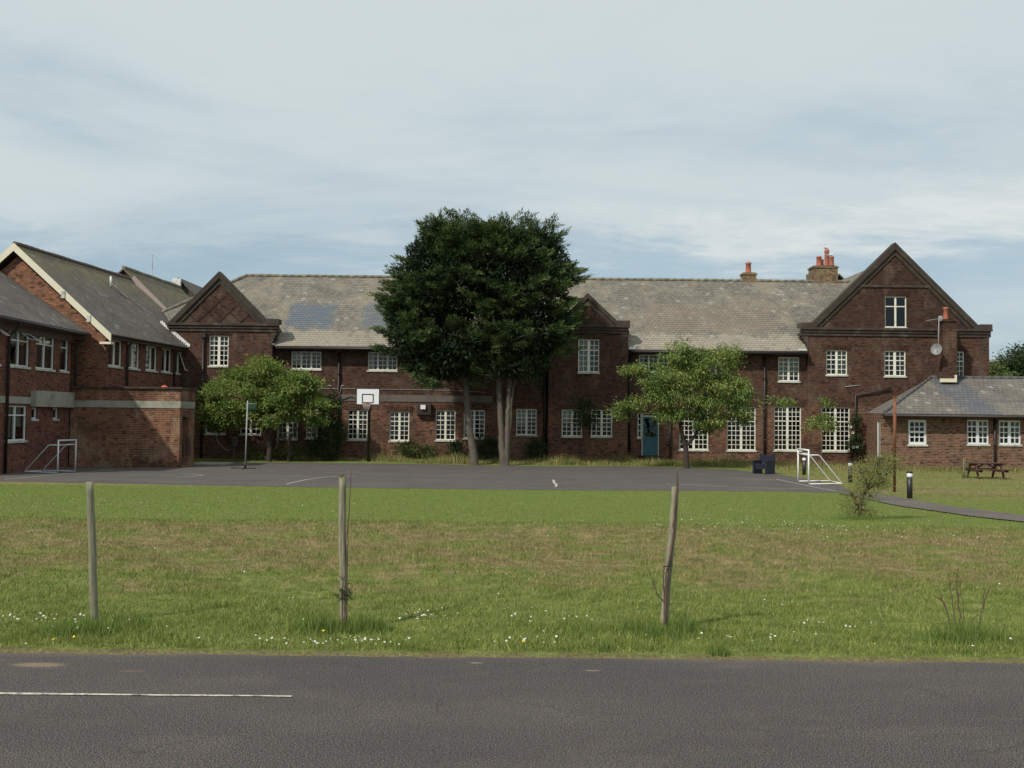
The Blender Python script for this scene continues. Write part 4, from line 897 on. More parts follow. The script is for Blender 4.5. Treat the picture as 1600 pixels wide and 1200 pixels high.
mb = MB(); roof_slab(mb, [(a.x, 65.8, a.z), (a.x+wd, 65.8, a.z-wd), (a.x+wd, 72, a.z-wd), (a.x, 72, a.z)]); roof_slab(mb, [(a.x, 65.8, a.z), (a.x-wd, 65.8, a.z-wd), (a.x-wd, 72, a.z-wd), (a.x, 72, a.z)]); mb.build('roof', M['slate_annexe'], rd)
# aerial mast
a = U(238, 399, 62); b = U(238, 440, 62); mb = MB(); mb.tube([b-Vector((0, 0, 1.5)), U(238, 420, 62)], 0.03, 6); mb.tube([U(238, 420, 62), a], 0.018, 6); mb.box(a.x-0.09, a.x+0.09, 61.97, 62.03, a.z-0.04, a.z)
tag(mb.build('aerial_mast', M['galv'], None), 'thin pale aerial mast standing up behind the left wings roofs', 'aerial')

# ================================================================ LOW FLAT BLOCK
XB0, XB1, YB0, YB1 = X1+0.02, -14.05, 43.4, 45.4
blk = thing('brick_outhouse', 'low flat roofed red brick outhouse with pale streaky concrete band', 'outbuilding', (-16, YB0, -0.5))
zt = 2.83; mb = MB(); dy0, dy1 = 0.35, 1.15
wall(mb, (XB0, YB0), DX, [(0, ZB), (XB1-XB0, ZB), (XB1-XB0, zt), (0, zt)])
wall(mb, (XB1, YB0), (0, 1), [(0, ZB), (YB1-YB0, ZB), (YB1-YB0, zt), (0, zt)], [(dy0, dy1, -0.45, 1.65)], rev=0.3, room=1.5)
wall(mb, (XB1, YB1), (-1, 0), [(0, ZB), (3.2, ZB), (3.2, zt), (0, zt)]); mb.build('wall', [M['brick_block'], M['interior']], blk)
mb = MB(); mb.box(XB0, XB1+0.08, YB0-0.1, YB1+0.08, zt+0.002, zt+0.08); mb.build('roof', M['cornice'], blk)
mb = MB(); mb.box(XB0, XB1+0.015, YB0-0.015, YB0+0.01, 2.02, 2.31); mb.box(XB1-0.01, XB1+0.015, YB0+0.011, YB1, 2.02, 2.31); mb.build('concrete_band', M['concrete'], blk)
mb = MB(); mb.box(XB1-0.32, XB1-0.27, YB0+dy0, YB0+dy1, -0.45, 1.64); mb.build('door', plain('brown_door', (0.06, 0.03, 0.025), 0.7, 0.2, 4), blk)
p = U(257, 606.5, YB0+0.5); mb = MB()
vs = [(0, 0, 0.09)]+[(0.12*math.cos(t), 0.12*math.sin(t), 0.05) for t in np.linspace(0, 6.283, 9)[:-1]]+[(0.15*math.cos(t), 0.15*math.sin(t), 0) for t in np.linspace(0, 6.283, 9)[:-1]]
vs = [Vector(v)+Vector((p.x, YB0+0.5, zt+0.085)) for v in vs]
mb.faces(vs, [(0, 1+k, 1+(k+1) % 8) for k in range(8)]+[(1+k, 9+k, 9+(k+1) % 8, 1+(k+1) % 8) for k in range(8)], 0, True)
tag(mb.build('half_ball', plain('orange_red_ball', (0.6, 0.10, 0.04), 0.6, 0.1, 5), None), 'small flat orange red ball lying on the outhouse roof', 'ball')
mb = MB(); a = GC(302, 726); mb.box(a.x, a.x+1.5, a.y-0.3, a.y+1.3, -0.6, -0.43); tag(mb.build('concrete_slab', M['concrete'], None), 'low pale concrete slab at the foot of the outhouse corner', 'slab')

# ================================================================ RIGHT ANNEXE
AY = 48.2; AX0 = 17.35
ann = thing('brick_annexe', 'single storey brown brick annexe with hipped slate roof and small white windows', 'building', (AX0, AY, -0.5))
oA = (AX0, AY); aez = UZ(647, 47.7, 1480); mb = MB(); wa = []
for (pa, pb, ya, yb, kw) in ((1419, 1448, 656, 695, dict(n=1, cols=3, t=0.48, top=2, bot=2, fr=0.11, bw=0.04)), (1511, 1545, 656, 694.5, dict(n=2, cols=2, t=0.27, top=1, bot=3, fr=0.07, mull=0.14, bw=0.04, curt=((0.72, 0.95, 0),))),
                            (1560.5, 1595, 657, 695, dict(n=2, cols=2, t=0.27, top=1, bot=3, fr=0.07, mull=0.14, bw=0.04, curt=((0.04, 0.2, 0), (0.72, 0.95, 0))))):
    wa.append((hole(oA, DX, pa, pb, ya, yb, AY), kw))
wall(mb, oA, DX, [(0, ZB), (20, ZB), (20, aez), (0, aez)], [h for h, _ in wa])
dl = Vector((AX0+0.9, RGY-0.02))-Vector((AX0, AY)); LL = dl.length; dl.normalize()
wall(mb, (AX0+0.9, RGY-0.02), (-dl.x, -dl.y), [(0, ZB), (LL, ZB), (LL, aez), (0, aez)], [(LL-0.85, LL-0.1, -0.45, 1.75)], rev=0.1, room=0.5)
wall(mb, (AX0+20, AY), (0, 1), [(0, ZB), (8, ZB), (8, aez), (0, aez)])
mb.build('wall', [M['brick_annexe'], M['interior']], ann)
for h, kw in wa: window(ann, oA, DX, *h, mat=M['whiteclean'], **kw)
mb = MB(); bar(mb, (AX0+0.9, RGY-0.02), (-dl.x, -dl.y), LL-0.16, LL-0.10, -0.45, 1.75, -0.01, 0.08); bar(mb, (AX0+0.9, RGY-0.02), (-dl.x, -dl.y), LL-0.85, LL-0.79, -0.45, 1.75, -0.01, 0.08); mb.build('door_frame', M['whiteclean'], ann)
mb = MB(); bar(mb, (AX0+0.9, RGY-0.02), (-dl.x, -dl.y), LL-0.788, LL-0.162, -0.44, 1.74, 0.03, 0.07); mb.build('door', M['fascia'], ann)
mb = MB(); rzA = UZ(590.5, 52.2, 1500); rxA = UX(1455, 52.2); c0 = (AX0-0.05, 47.7, aez-0.0); cb = (UX(1353, RGY), RGY-0.02, aez+0.05); rr = (rxA, 52.2, rzA)
roof_slab(mb, [c0, (AX0+20.4, 47.7, aez), (AX0+20.4, 52.2, rzA), rr], 0.06); roof_slab(mb, [cb, c0, rr], 0.06); roof_slab(mb, [rr, (AX0+20.4, 52.2, rzA), (AX0+20.4, 56.7, aez), (rxA+4, 56.7, aez)], 0.06)
mb.build('roof', M['slate_annexe'], ann)
mb = MB(); ridge_tiles(mb, (rxA, 52.2, rzA+0.02), (AX0+20, 52.2, rzA+0.02), 0.09); ridge_tiles(mb, (c0[0]+0.1, c0[1]+0.1, aez+0.07), (rxA, 52.2, rzA+0.02), 0.075); mb.build('ridge_tiles', plain('blue_grey_ridge', (0.085, 0.085, 0.085), 0.8, 0.25, 4), ann)
mb = MB(); mb.tube([(c0[0], 47.62, aez-0.1), (AX0+20, 47.62, aez-0.1)], 0.06, 8); mb.box(AX0+0.1, AX0+20, 47.72, AY-0.003, aez-0.16, aez-0.1); mb.build('gutter', M['pipe'], ann)
p = U(1553, 650, AY); pipe(ann, p.x, AY-0.09, -0.5, aez-0.2, 0.055, False)
cA, zA = stack(ann, 1469.5, 1491, 500, 610, 51.7, 0.7, [(1474, 1482, 480, 0)], M['brick_main'])
mb = MB(); x0, x1 = UX(1468.5, 51.3), UX(1494, 51.3); za = UZ(593.5, 51.3, 1480); mb.box(x0, x1, 51.2, 51.32, za-0.12, za+0.06); mb.box(x1-0.06, x1+0.0, 51.2, 51.4, za+0.062, za+0.25); mb.build('flashing', M['cream'], ann)
mb = MB(); m0, m1 = U(1467, 499, 51.2), U(1466, 541, 51.2); mb.tube([m1-Vector((0, 0, 0.3)), m0], 0.02, 6); mb.tube([m1-Vector((0, 0, 0.2)), m1+Vector((0.3, 0.25, -0.2))], 0.02, 6)
a, b = U(1448, 501, 50.9), U(1470, 497.5, 51.5); mb.tube([a, b], 0.012, 5)
for k in range(7):
    c = a+(b-a)*(k/6); mb.tube([c+Vector((-0.05, 0.17, 0.0)), c+Vector((0.05, -0.17, 0.0))], 0.007, 4)
mb.beam(b+Vector((-.02, 0, -0.13)), b+Vector((-.02, 0, 0.13)), 0.02, 0.2); tag(mb.build('television_aerial', M['galv'], None), 'television aerial on a white mast beside the annexe chimney', 'aerial')
mb = MB(); c = U(1463.5, 546, 51.0); nrm = Vector((-0.55, -0.8, 0.2)).normalized(); u_, v_ = perp(nrm); rg = 5
prev = None
for i in range(rg+1):
    r = 0.27*i/rg; ring = [c+(u_*math.cos(t)+v_*math.sin(t)*1.08)*r+nrm*(0.07*(i/rg)**2) for t in np.linspace(0, 2*math.pi, 21)[:-1]]
    if prev:
        for k in range(20): mb.poly([prev[k], ring[k], ring[(k+1) % 20], prev[(k+1) % 20]], 0, True); mb.poly([prev[k]-nrm*0.015, prev[(k+1) % 20]-nrm*0.015, ring[(k+1) % 20]-nrm*0.015, ring[k]-nrm*0.015], 0, True)
    prev = ring
mb.tube([c-v_*0.27, c+nrm*0.32-v_*0.05], 0.012, 5); mb.tube([c+nrm*0.28-v_*0.06, c+nrm*0.36-v_*0.04], 0.035, 8); mb.tube([c, c-nrm*0.15, c-nrm*0.2+Vector((0.2, 0.1, 0))], 0.02, 6)
tag(mb.build('satellite_dish', M['dish'], None), 'round grey satellite dish below the aerial beside the annexe chimney', 'satellite dish')
# ================================================================ GROUND, ROAD, COURT, PATH
def axis(pts):
    out = []
    for (a, b, s_) in pts: out += list(np.arange(a, b, s_))
    return np.array(out+[pts[-1][1]])
gx = axis([(-900, -200, 100), (-200, -40, 20), (-40, -16, 3), (-16, 16, 0.3), (16, 40, 3), (40, 200, 20), (200, 900, 100)])
gy = axis([(-80, 6, 8), (6, 7.3, 0.65), (7.3, 7.42, 0.06), (7.42, 34, 0.27), (34, 70, 3), (70, 400, 30), (400, 2000, 200)])
XX, YY = np.meshgrid(gx, gy); ZZ = gz(XX, YY)
nx_, ny_ = len(gx), len(gy); vv = np.stack([XX, YY, ZZ], -1).reshape(-1, 3)
idx = np.arange(nx_*ny_).reshape(ny_, nx_); q = np.stack([idx[:-1, :-1], idx[:-1, 1:], idx[1:, 1:], idx[1:, :-1]], -1).reshape(-1, 4)
me = bpy.data.meshes.new('ground'); me.from_pydata(vv.tolist(), [], q.tolist()); me.materials.append(M['turf'])
me.polygons.foreach_set('use_smooth', [True]*len(me.polygons)); me.update(); tag(link_mesh('ground', me), kind='structure')
mb = MB(); xs = np.arange(-60, 60.1, 0.12); ed = 7.37+0.03*np.sin(xs*1.7)*np.sin(xs*0.6+1)+0.012*np.sin(xs*9.1)*np.sin(xs*3.3)+rng.normal(0, 0.012, len(xs))
top = [(x, e, 0.002) for x, e in zip(xs, ed)]; i0 = len(mb.v)
for x, e in zip(xs, ed): mb.v += [Vector((x, -60, 0.0)), Vector((x, e, 0.001))]
for k in range(len(xs)-1): mb.f.append([2*k, 2*k+2, 2*k+3, 2*k+1]); mb.m.append(0); mb.sm.append(False)
tag(mb.build('road', M['road']), kind='structure')
def ribbon(pts, w_, z, jit=0.0, step=0.15):
    mb = MB(); P = [Vector((p[0], p[1], 0)) for p in pts]; prev = None
    for a, b in zip(P[:-1], P[1:]):
        L = (b-a).length; k = max(1, int(L/step)); n = Vector((-(b-a).y, (b-a).x, 0)).normalized()
        for j in range(k+1):
            c = a+(b-a)*(j/k); l = c+n*(w_/2+rng.normal(0, jit)); r = c-n*(w_/2+rng.normal(0, jit)); l.z = r.z = z
            if prev: mb.poly([prev[1], r, l, prev[0]])
            prev = (l, r)
    return mb
pa, pb = GC(-30, 1084.5, 0), GC(456, 1089, 0); tag(ribbon([pa, pb], 0.034, 0.006, 0.003).build('road_marking', M['line']), kind='structure')
CP = [(-260, 744), (-120, 742), (0, 741), (60, 733), (120, 727), (284, 729.5), (304, 727), (340, 719.5), (400, 719), (480, 719.5), (540, 721), (600, 722.5), (680, 725.5), (740, 727), (830, 728), (900, 728.5), (960, 728), (1000, 729), (1080, 731), (1150, 734), (1180, 738), (1214, 741), (1262, 749), (1318, 760), (1334, 771),
      (1305, 770), (1200, 768), (1000, 766.5), (830, 766), (600, 763), (400, 760), (150, 755), (0, 752.5), (-260, 749)]
cpts = [GC(x, y) for x, y in CP]; cpts[0] = Vector((X1, 30, 0)); cpts[1] = Vector((X1, 36, 0)); cpts[2] = Vector((X1, 40, 0)); cpts[3] = Vector((X1, 43, 0)); cpts[4] = Vector((X1+0.1, 43.4, 0)); cpts[-1] = Vector((X1, 33.0, 0)); cpts[-2] = GC(4, 752.6)
outl = []
for k in range(len(cpts)):
    a, b = cpts[k], cpts[(k+1) % len(cpts)]; L = (b-a).length; m_ = max(1, int(L/0.35))
    for j in range(m_):
        c = a+(b-a)*(j/m_); jt = 0.05 if 6 < k < 33 else 0.0
        outl.append(Vector((c.x+rng.normal(0, jt*0.6), c.y+rng.normal(0, jt), -0.494)))
mb = MB()
for t in tessellate_polygon([outl]):
    pts = [outl[i] for i in t]
    if (pts[1]-pts[0]).cross(pts[2]-pts[0]).z < 0: pts.reverse()
    mb.poly(pts)
tag(mb.build('playground', M['court']), kind='structure')
court_xy = np.array([(p.x, p.y) for p in cpts])
def in_poly(x, y, P):
    r = np.zeros(len(x), bool); j = len(P)-1
    for i in range(len(P)):
        c = ((P[i, 1] > y) != (P[j, 1] > y)) & (x < (P[j, 0]-P[i, 0])*(y-P[i, 1])/(P[j, 1]-P[i, 1]+1e-12)+P[i, 0]); r ^= c; j = i
    return r
def cl(pix, w_, mat='line'):
    tag(ribbon([GC(*q) for q in pix], w_, -0.489, 0.004).build('court_marking', M[mat]), kind='structure')
cl([(8, 749.5), (60, 744.5), (120, 739.5), (140, 738), (178, 733.5)], 0.06)
cl([(282, 740), (300, 741), (318, 743), (300, 745), (274, 746.5)], 0.06); cl([(274, 746.5), (200, 749.5)], 0.05, 'linefaint'); cl([(190, 738), (282, 740)], 0.05, 'linefaint')
cl([(40, 751), (150, 752.5), (300, 755.5), (420, 757.5)], 0.07, 'linefaint')
cl([(447, 756.8), (463, 753), (480, 749.5), (503, 746.5), (528, 744.5), (560, 743.6)], 0.07)
cl([(560, 743.6), (620, 744.5), (740, 744.5)], 0.06, 'linefaint'); cl([(820, 744), (960, 745.5)], 0.16, 'linefaint')
cl([(864.5, 750), (866, 755), (869.5, 757), (868.5, 761)], 0.085)
cl([(1040, 755.8), (1090, 758.5), (1134, 761), (1200, 763), (1285, 765)], 0.06, 'line'); cl([(1040, 755.8), (1100, 752.5), (1160, 750.3)], 0.05, 'linefaint')
cl([(1160, 750.3), (1212, 749), (1250, 757), (1280, 763), (1307, 768)], 0.06)
# path running towards the road on the right
pc = [G(1336, 771), G(1380, 779), G(1440, 791), G(1520, 802), G(1600, 812), G(1720, 824)]; wd_ = [0.6, 0.6, 0.6, 0.6, 0.6, 0.6]
mb = MB(); prev = None; ptsL = []; ptsR = []
for k in range(len(pc)-1):
    for j in range(20):
        t = j/20; c = pc[k]*(1-t)+pc[k+1]*t; w2_ = wd_[k]*(1-t)+wd_[k+1]*t; a = pc[max(k-1, 0)]; b = pc[min(k+1, len(pc)-1)]; e = pc[min(k+2, len(pc)-1)]
        dn = ((b-a)*(1-t)+(e-pc[k])*t); n = Vector((-dn.y, dn.x, 0)).normalized(); jl = rng.normal(0, 0.02)
        row = [c+n*(w2_*s_+jl) for s_ in (-1, -0.5, 0, 0.5, 1)]
        for r_ in row: r_.z = float(gz(r_.x, r_.y))+0.022
        if prev:
            for i in range(4): mb.poly([prev[i], prev[i+1], row[i+1], row[i]][::-1], 0, True)
        prev = row; ptsL.append(row[0]); ptsR.append(row[-1])
for f in range(len(mb.f)):
    a, b, c = [mb.v[i] for i in mb.f[f][:3]]
    if (b-a).cross(c-a).z < 0: mb.f[f].reverse()
tag(mb.build('path', M['path']), kind='structure')
path_xy = np.array([(p.x, p.y) for p in ptsL+ptsR[::-1]])

# ================================================================ GRASS
def blades(x, y, h, w_, lean=0.35, zfun=gz):
    n = len(x); z = zfun(x, y); a = rng.uniform(0, 2*np.pi, n); b = rng.uniform(0, 2*np.pi, n); l = rng.uniform(0, lean, n)*h
    p0 = np.stack([x-np.cos(a)*w_/2, y-np.sin(a)*w_/2, z-0.01], -1); p1 = np.stack([x+np.cos(a)*w_/2, y+np.sin(a)*w_/2, z-0.01], -1)
    p2 = np.stack([x+np.cos(b)*l, y+np.sin(b)*l, z+h], -1); return np.stack([p0, p1, p2], 1)
def scatter(n, y0, y1, power=1.0):
    y = y0+(y1-y0)*rng.random(n)**power; x = (rng.random(n)*2-1)*(0.54*y+1.2); return x, y
def vnoise(x, y, s_, seed=0):
    return 0.5+0.25*(np.sin(x*s_+seed)*np.cos(y*s_*1.3+seed*2)+np.sin(x*s_*2.3+y*s_*1.7+seed*3)*0.7+np.sin(y*s_*3.1-x*s_*0.9+seed)*0.5)
A = []; n = 250000; x, y = scatter(n, 7.40, 16.6, 1.15)
v = vnoise(x, y, 1.6, 1)*0.6+vnoise(x, y, 5.1, 2)*0.4; lush = np.clip((9.4-y)/1.6, 0, 1)
h = (0.015+0.034*v+0.018*lush*v)*rng.uniform(0.4, 1.4, n); h *= np.clip((y-7.38)/0.25, 0.35, 1); k = (y > 7.40+0.12*vnoise(x, y*0, 3.1, 4)*vnoise(x, y*0, 9.0, 2)*2) | (rng.random(n) < 0.25); x, y, h = x[k], y[k], h[k]
A.append(blades(x, y, h, 0.006+0.0004*y, 1.3))
n = 150000; x, y = scatter(n, 16.2, 32.4, 0.9); k = ~in_poly(x, y, path_xy) & ~in_poly(x, y, court_xy); x, y = x[k], y[k]
A.append(blades(x, y, rng.uniform(0.015, 0.035, len(x)), 0.010, 0.6))
n = 30000; y = rng.uniform(30, 48, n); x = rng.uniform(10, 27, n); k = ~in_poly(x, y, path_xy) & ~in_poly(x, y, court_xy); x, y = x[k], y[k]
A.append(blades(x, y, rng.uniform(0.02, 0.06, len(x)), 0.02, 0.5))
A = np.concatenate(A); o = np_mesh('grass', A, 3, M['blade'], rng.random(len(A))); tag(o, 'short green and straw coloured grass over the bank and lawn', 'grass', kind='stuff')
# longer tufts
T = []; TN = []
def tuft(c, n, rad, h0, h1, w_=0.008, lean=0.5):
    x = c.x+rng.normal(0, rad, n); y = c.y+rng.normal(0, rad*0.7, n); k = y > 7.4; x, y = x[k], y[k]
    d = np.sqrt((x-c.x)**2+(y-c.y)**2)/rad; TN.append(blades(x, y, rng.uniform(h0, h1, len(x))*np.clip(1.15-d*0.3, 0.3, 1), w_, lean))
for (px, py, n, r, a, b) in ((148, 982, 400, 0.14, 0.04, 0.10), (120, 990, 900, 0.2, 0.06, 0.15), (200, 978, 500, 0.22, 0.05, 0.12), (537, 988, 600, 0.17, 0.05, 0.13), (575, 985, 350, 0.12, 0.08, 0.2), (500, 985, 500, 0.14, 0.08, 0.2), (1037, 996, 600, 0.15, 0.05, 0.13), (1065, 990, 400, 0.12, 0.1, 0.2), (1000, 988, 500, 0.16, 0.06, 0.16),
                             (1500, 1005, 900, 0.18, 0.08, 0.22), (1535, 1003, 500, 0.16, 0.08, 0.2), (905, 985, 400, 0.2, 0.05, 0.12), (1125, 1023, 160, 0.05, 0.06, 0.12), (945, 1018, 100, 0.05, 0.06, 0.14), (360, 975, 400, 0.3, 0.04, 0.1),
                             (1342, 812, 500, 0.25, 0.06, 0.16), (530, 748, 40, 0.03, 0.02, 0.05)):
    if py > 760: tuft(G(px, py), n, r, a, b)
n = 26000; x = rng.uniform(-14, 13.2, n); y = 52.9-3.3*rng.random(n)**0.8; x = np.clip(x, -15, 14)
yedge = np.interp(x, [-14, -8, -4, 0, 6, 10, 13], [51.5, 50.3, 49.5, 49.2, 49.0, 47.6, 45.5]); k = (y > yedge) & ~in_poly(x, y, court_xy) & (y < 52.9); x, y = x[k], y[k]
v = vnoise(x, y, 1.1, 5); T.append(blades(x, y, (0.08+0.55*v**2)*rng.uniform(0.4, 1.2, len(x)), 0.022, 0.5))
n = 9000; x = rng.uniform(11, 27, n); y = rng.uniform(47.0, 52.6, n); y = np.where(x > 17.2, np.minimum(y, 48.15)-rng.random(n)*0.3, y); k = ~in_poly(x, y, court_xy); x, y = x[k], y[k]
T.append(blades(x, y, rng.uniform(0.05, 0.3, len(x)), 0.022, 0.5))
n = 7000; x, y = scatter(n, 7.5, 17, 1.1); v = vnoise(x, y, 2.3, 7); k = v > 0.42; x, y = x[k], y[k]; T.append(blades(x, y, rng.uniform(0.03, 0.10, len(x)), 0.004+0.0003*y, 1.0))
TN = np.concatenate(TN); o = np_mesh('grass_tufts', TN, 3, M['blade_lush'], rng.random(len(TN))); tag(o, 'longer green grass tufts round the stakes and along the verge', 'grass tufts', kind='stuff')
T = np.concatenate(T); o = np_mesh('long_grass', T, 3, M['tallgrass'], rng.random(len(T))); tag(o, 'long rough grass along the foot of the walls and scattered straw stems', 'long grass', kind='stuff')
# daisies and dandelions
def petals(name, pos_, r, mat, label, cat):
    n = len(pos_); z = gz(pos_[:, 0], pos_[:, 1])+rng.uniform(0.03, 0.08, n); c = np.stack([pos_[:, 0], pos_[:, 1], z], -1)
    nn = np.stack([rng.normal(0, .35, n), rng.normal(-0.5, .3, n), np.full(n, 1.0)], -1); nn /= np.linalg.norm(nn, axis=1)[:, None]
    u = np.cross(nn, [1, 0, 0]); u /= np.linalg.norm(u, axis=1)[:, None]; v = np.cross(nn, u); rr = r*rng.uniform(0.5, 1.4, n)
    P = np.stack([c+(u*np.cos(t)+v*np.sin(t))*rr[:, None] for t in np.linspace(0, 2*np.pi, 7)[:-1]], 1)
    o = np_mesh(name, P, 6, mat, rng.random(n)); tag(o, label, cat, kind='stuff')
D = []
for (px, py, n, sx, sy) in ((50, 978, 45, 0.35, 0.18), (55, 1015, 14, 0.12, 0.03), (545, 1012, 40, 0.28, 0.06), (660, 971, 26, 0.16, 0.12), (840, 972, 14, 0.2, 0.12), (1180, 1005, 16, 0.4, 0.05), (1300, 985, 12, 0.3, 0.1), (840, 1010, 14, 0.2, 0.03), (830, 905, 6, 0.2, 0.1)):
    g_ = G(px, py); q = np.stack([g_.x+rng.normal(0, sx, n), g_.y+rng.normal(0, sy, n)], -1); D.append(q[q[:, 1] > 7.45])
x, y = scatter(70, 7.6, 16, 1); D.append(np.stack([x, y], -1)); x, y = scatter(130, 15.8, 24, 0.8); D.append(np.stack([x, y], -1))
x = rng.normal(3.6, 1.6, 90); y = rng.normal(16.0, 0.5, 90); D.append(np.stack([x, y], -1)); x = rng.normal(6.0, 2.2, 60); y = rng.normal(15.6, 0.6, 60); D.append(np.stack([x, y], -1))
D = np.concatenate(D); petals('daisies', D, 0.0078, M['daisy'], 'white daisies and clover heads dotted through the grass', 'daisies')
Y_ = np.array([tuple(G(px, py).xy) for px, py in ((818, 1008), (83, 1006), (115, 1007), (1367, 1022), (505, 1000))]); petals('dandelions', Y_, 0.012, M['dandelion'], 'yellow dandelion heads by the road edge', 'dandelions')

# ================================================================ FOLIAGE
def unit(a): return a/np.maximum(np.linalg.norm(a, axis=-1, keepdims=True), 1e-9)
def leaves(c, d, L, W):
    """rhombic leaves at c pointing along d"""
    n = len(c); r = unit(rng.normal(size=(n, 3))); b = unit(np.cross(d, r)); L = L*rng.uniform(0.6, 1.25, n)[:, None]; W = W*rng.uniform(0.7, 1.2, n)[:, None]
    sag = np.cross(d, b)*L*0.12
    return np.stack([c, c+d*L*0.45+b*W*0.5+sag, c+d*L, c+d*L*0.45-b*W*0.5+sag], 1)
def ell_px(Y, items):
    out = []
    for it in items:
        (px, py, rx, ry) = it[:4]; dy = it[4] if len(it) > 4 else 0.0; ryd = it[5] if len(it) > 5 else 1.3
        c = U(px, py, Y+dy); s_ = (Y+dy)/1600; out.append((np.array(c), np.array([rx*s_, ryd, ry*s_])))
    return out
def in_any(p, ells, k=1.0):
    r = np.zeros(len(p), bool)
    for c, e in ells: r |= (((p-c)/e)**2).sum(1) < k
    return r
def crown_points(ells, n, lo=0.55, hi=1.0):
    vol = np.array([e.prod()**(2/3) for _, e in ells]); pick = rng.choice(len(ells), n, p=vol/vol.sum())
    d = unit(rng.normal(size=(n, 3))); r = lo+(hi-lo)*rng.random(n)**0.6
    C_ = np.array([c for c, _ in ells])[pick]; E_ = np.array([e for _, e in ells])[pick]
    return C_+d*E_*r[:, None], unit(d/E_)
def deciduous(root, mat, ells, nclump, per, L, W, sig, droop=0.4, name='crown', limbs=None, limbmat=None, ymax=None, fill=0.0):
    c, o = crown_points(ells, nclump, 0.35, 1.02)
    sz = rng.uniform(0.6, 1.3, nclump); k = rng.poisson(per*sz, nclump)
    idx = np.repeat(np.arange(nclump), k); off = rng.normal(size=(len(idx), 3))*sig*sz[idx][:, None]*np.array([1.25, 1.1, 0.62])
    p = c[idx]+off; d = unit(unit(off)*0.7+o[idx]*0.5+rng.normal(size=p.shape)*0.5+np.array([0, 0, -droop]))
    shade = np.repeat(rng.normal(0, 0.16, nclump), k)
    if ymax is not None: m_ = p[:, 1] < ymax; p, d, shade = p[m_], d[m_], shade[m_]
    A = leaves(p, d, L, W); o_ = np_mesh(name, A, 4, mat, np.clip(rng.random(len(A))*0.8+0.1+shade, 0, 1), root)
    if limbs is not None:
        for q in c[::3]:
            b = min(limbs, key=lambda l: (Vector(q)-l).length); mid = (b+Vector(q))/2+Vector((0, 0, -0.05)); limbmat.tube([b, mid, Vector(q)], [0.02, 0.013, 0.005], 4, cap=False)
    return o_
def limb_pts(Y, pix): return [U(p[0], p[1], Y+(p[2] if len(p) > 2 else 0)) for p in pix]
def smooth_path(pts, rad, n=5, wob=0.0):
    out = []; ro = []
    P = [pts[0]]+pts+[pts[-1]]
    for i in range(1, len(P)-2):
        for j in range(n):
            t = j/n; a, b, c, d = P[i-1], P[i], P[i+1], P[i+2]
            q = 0.5*((2*b)+(c-a)*t+(2*a-5*b+4*c-d)*t*t+(3*b-a-3*c+d)*t**3)
            out.append(q+Vector((random.gauss(0, wob), random.gauss(0, wob), 0))); ro.append(rad[i-1]+(rad[min(i, len(rad)-1)]-rad[i-1])*t)
    out.append(pts[-1]); ro.append(rad[-1]); return out, ro
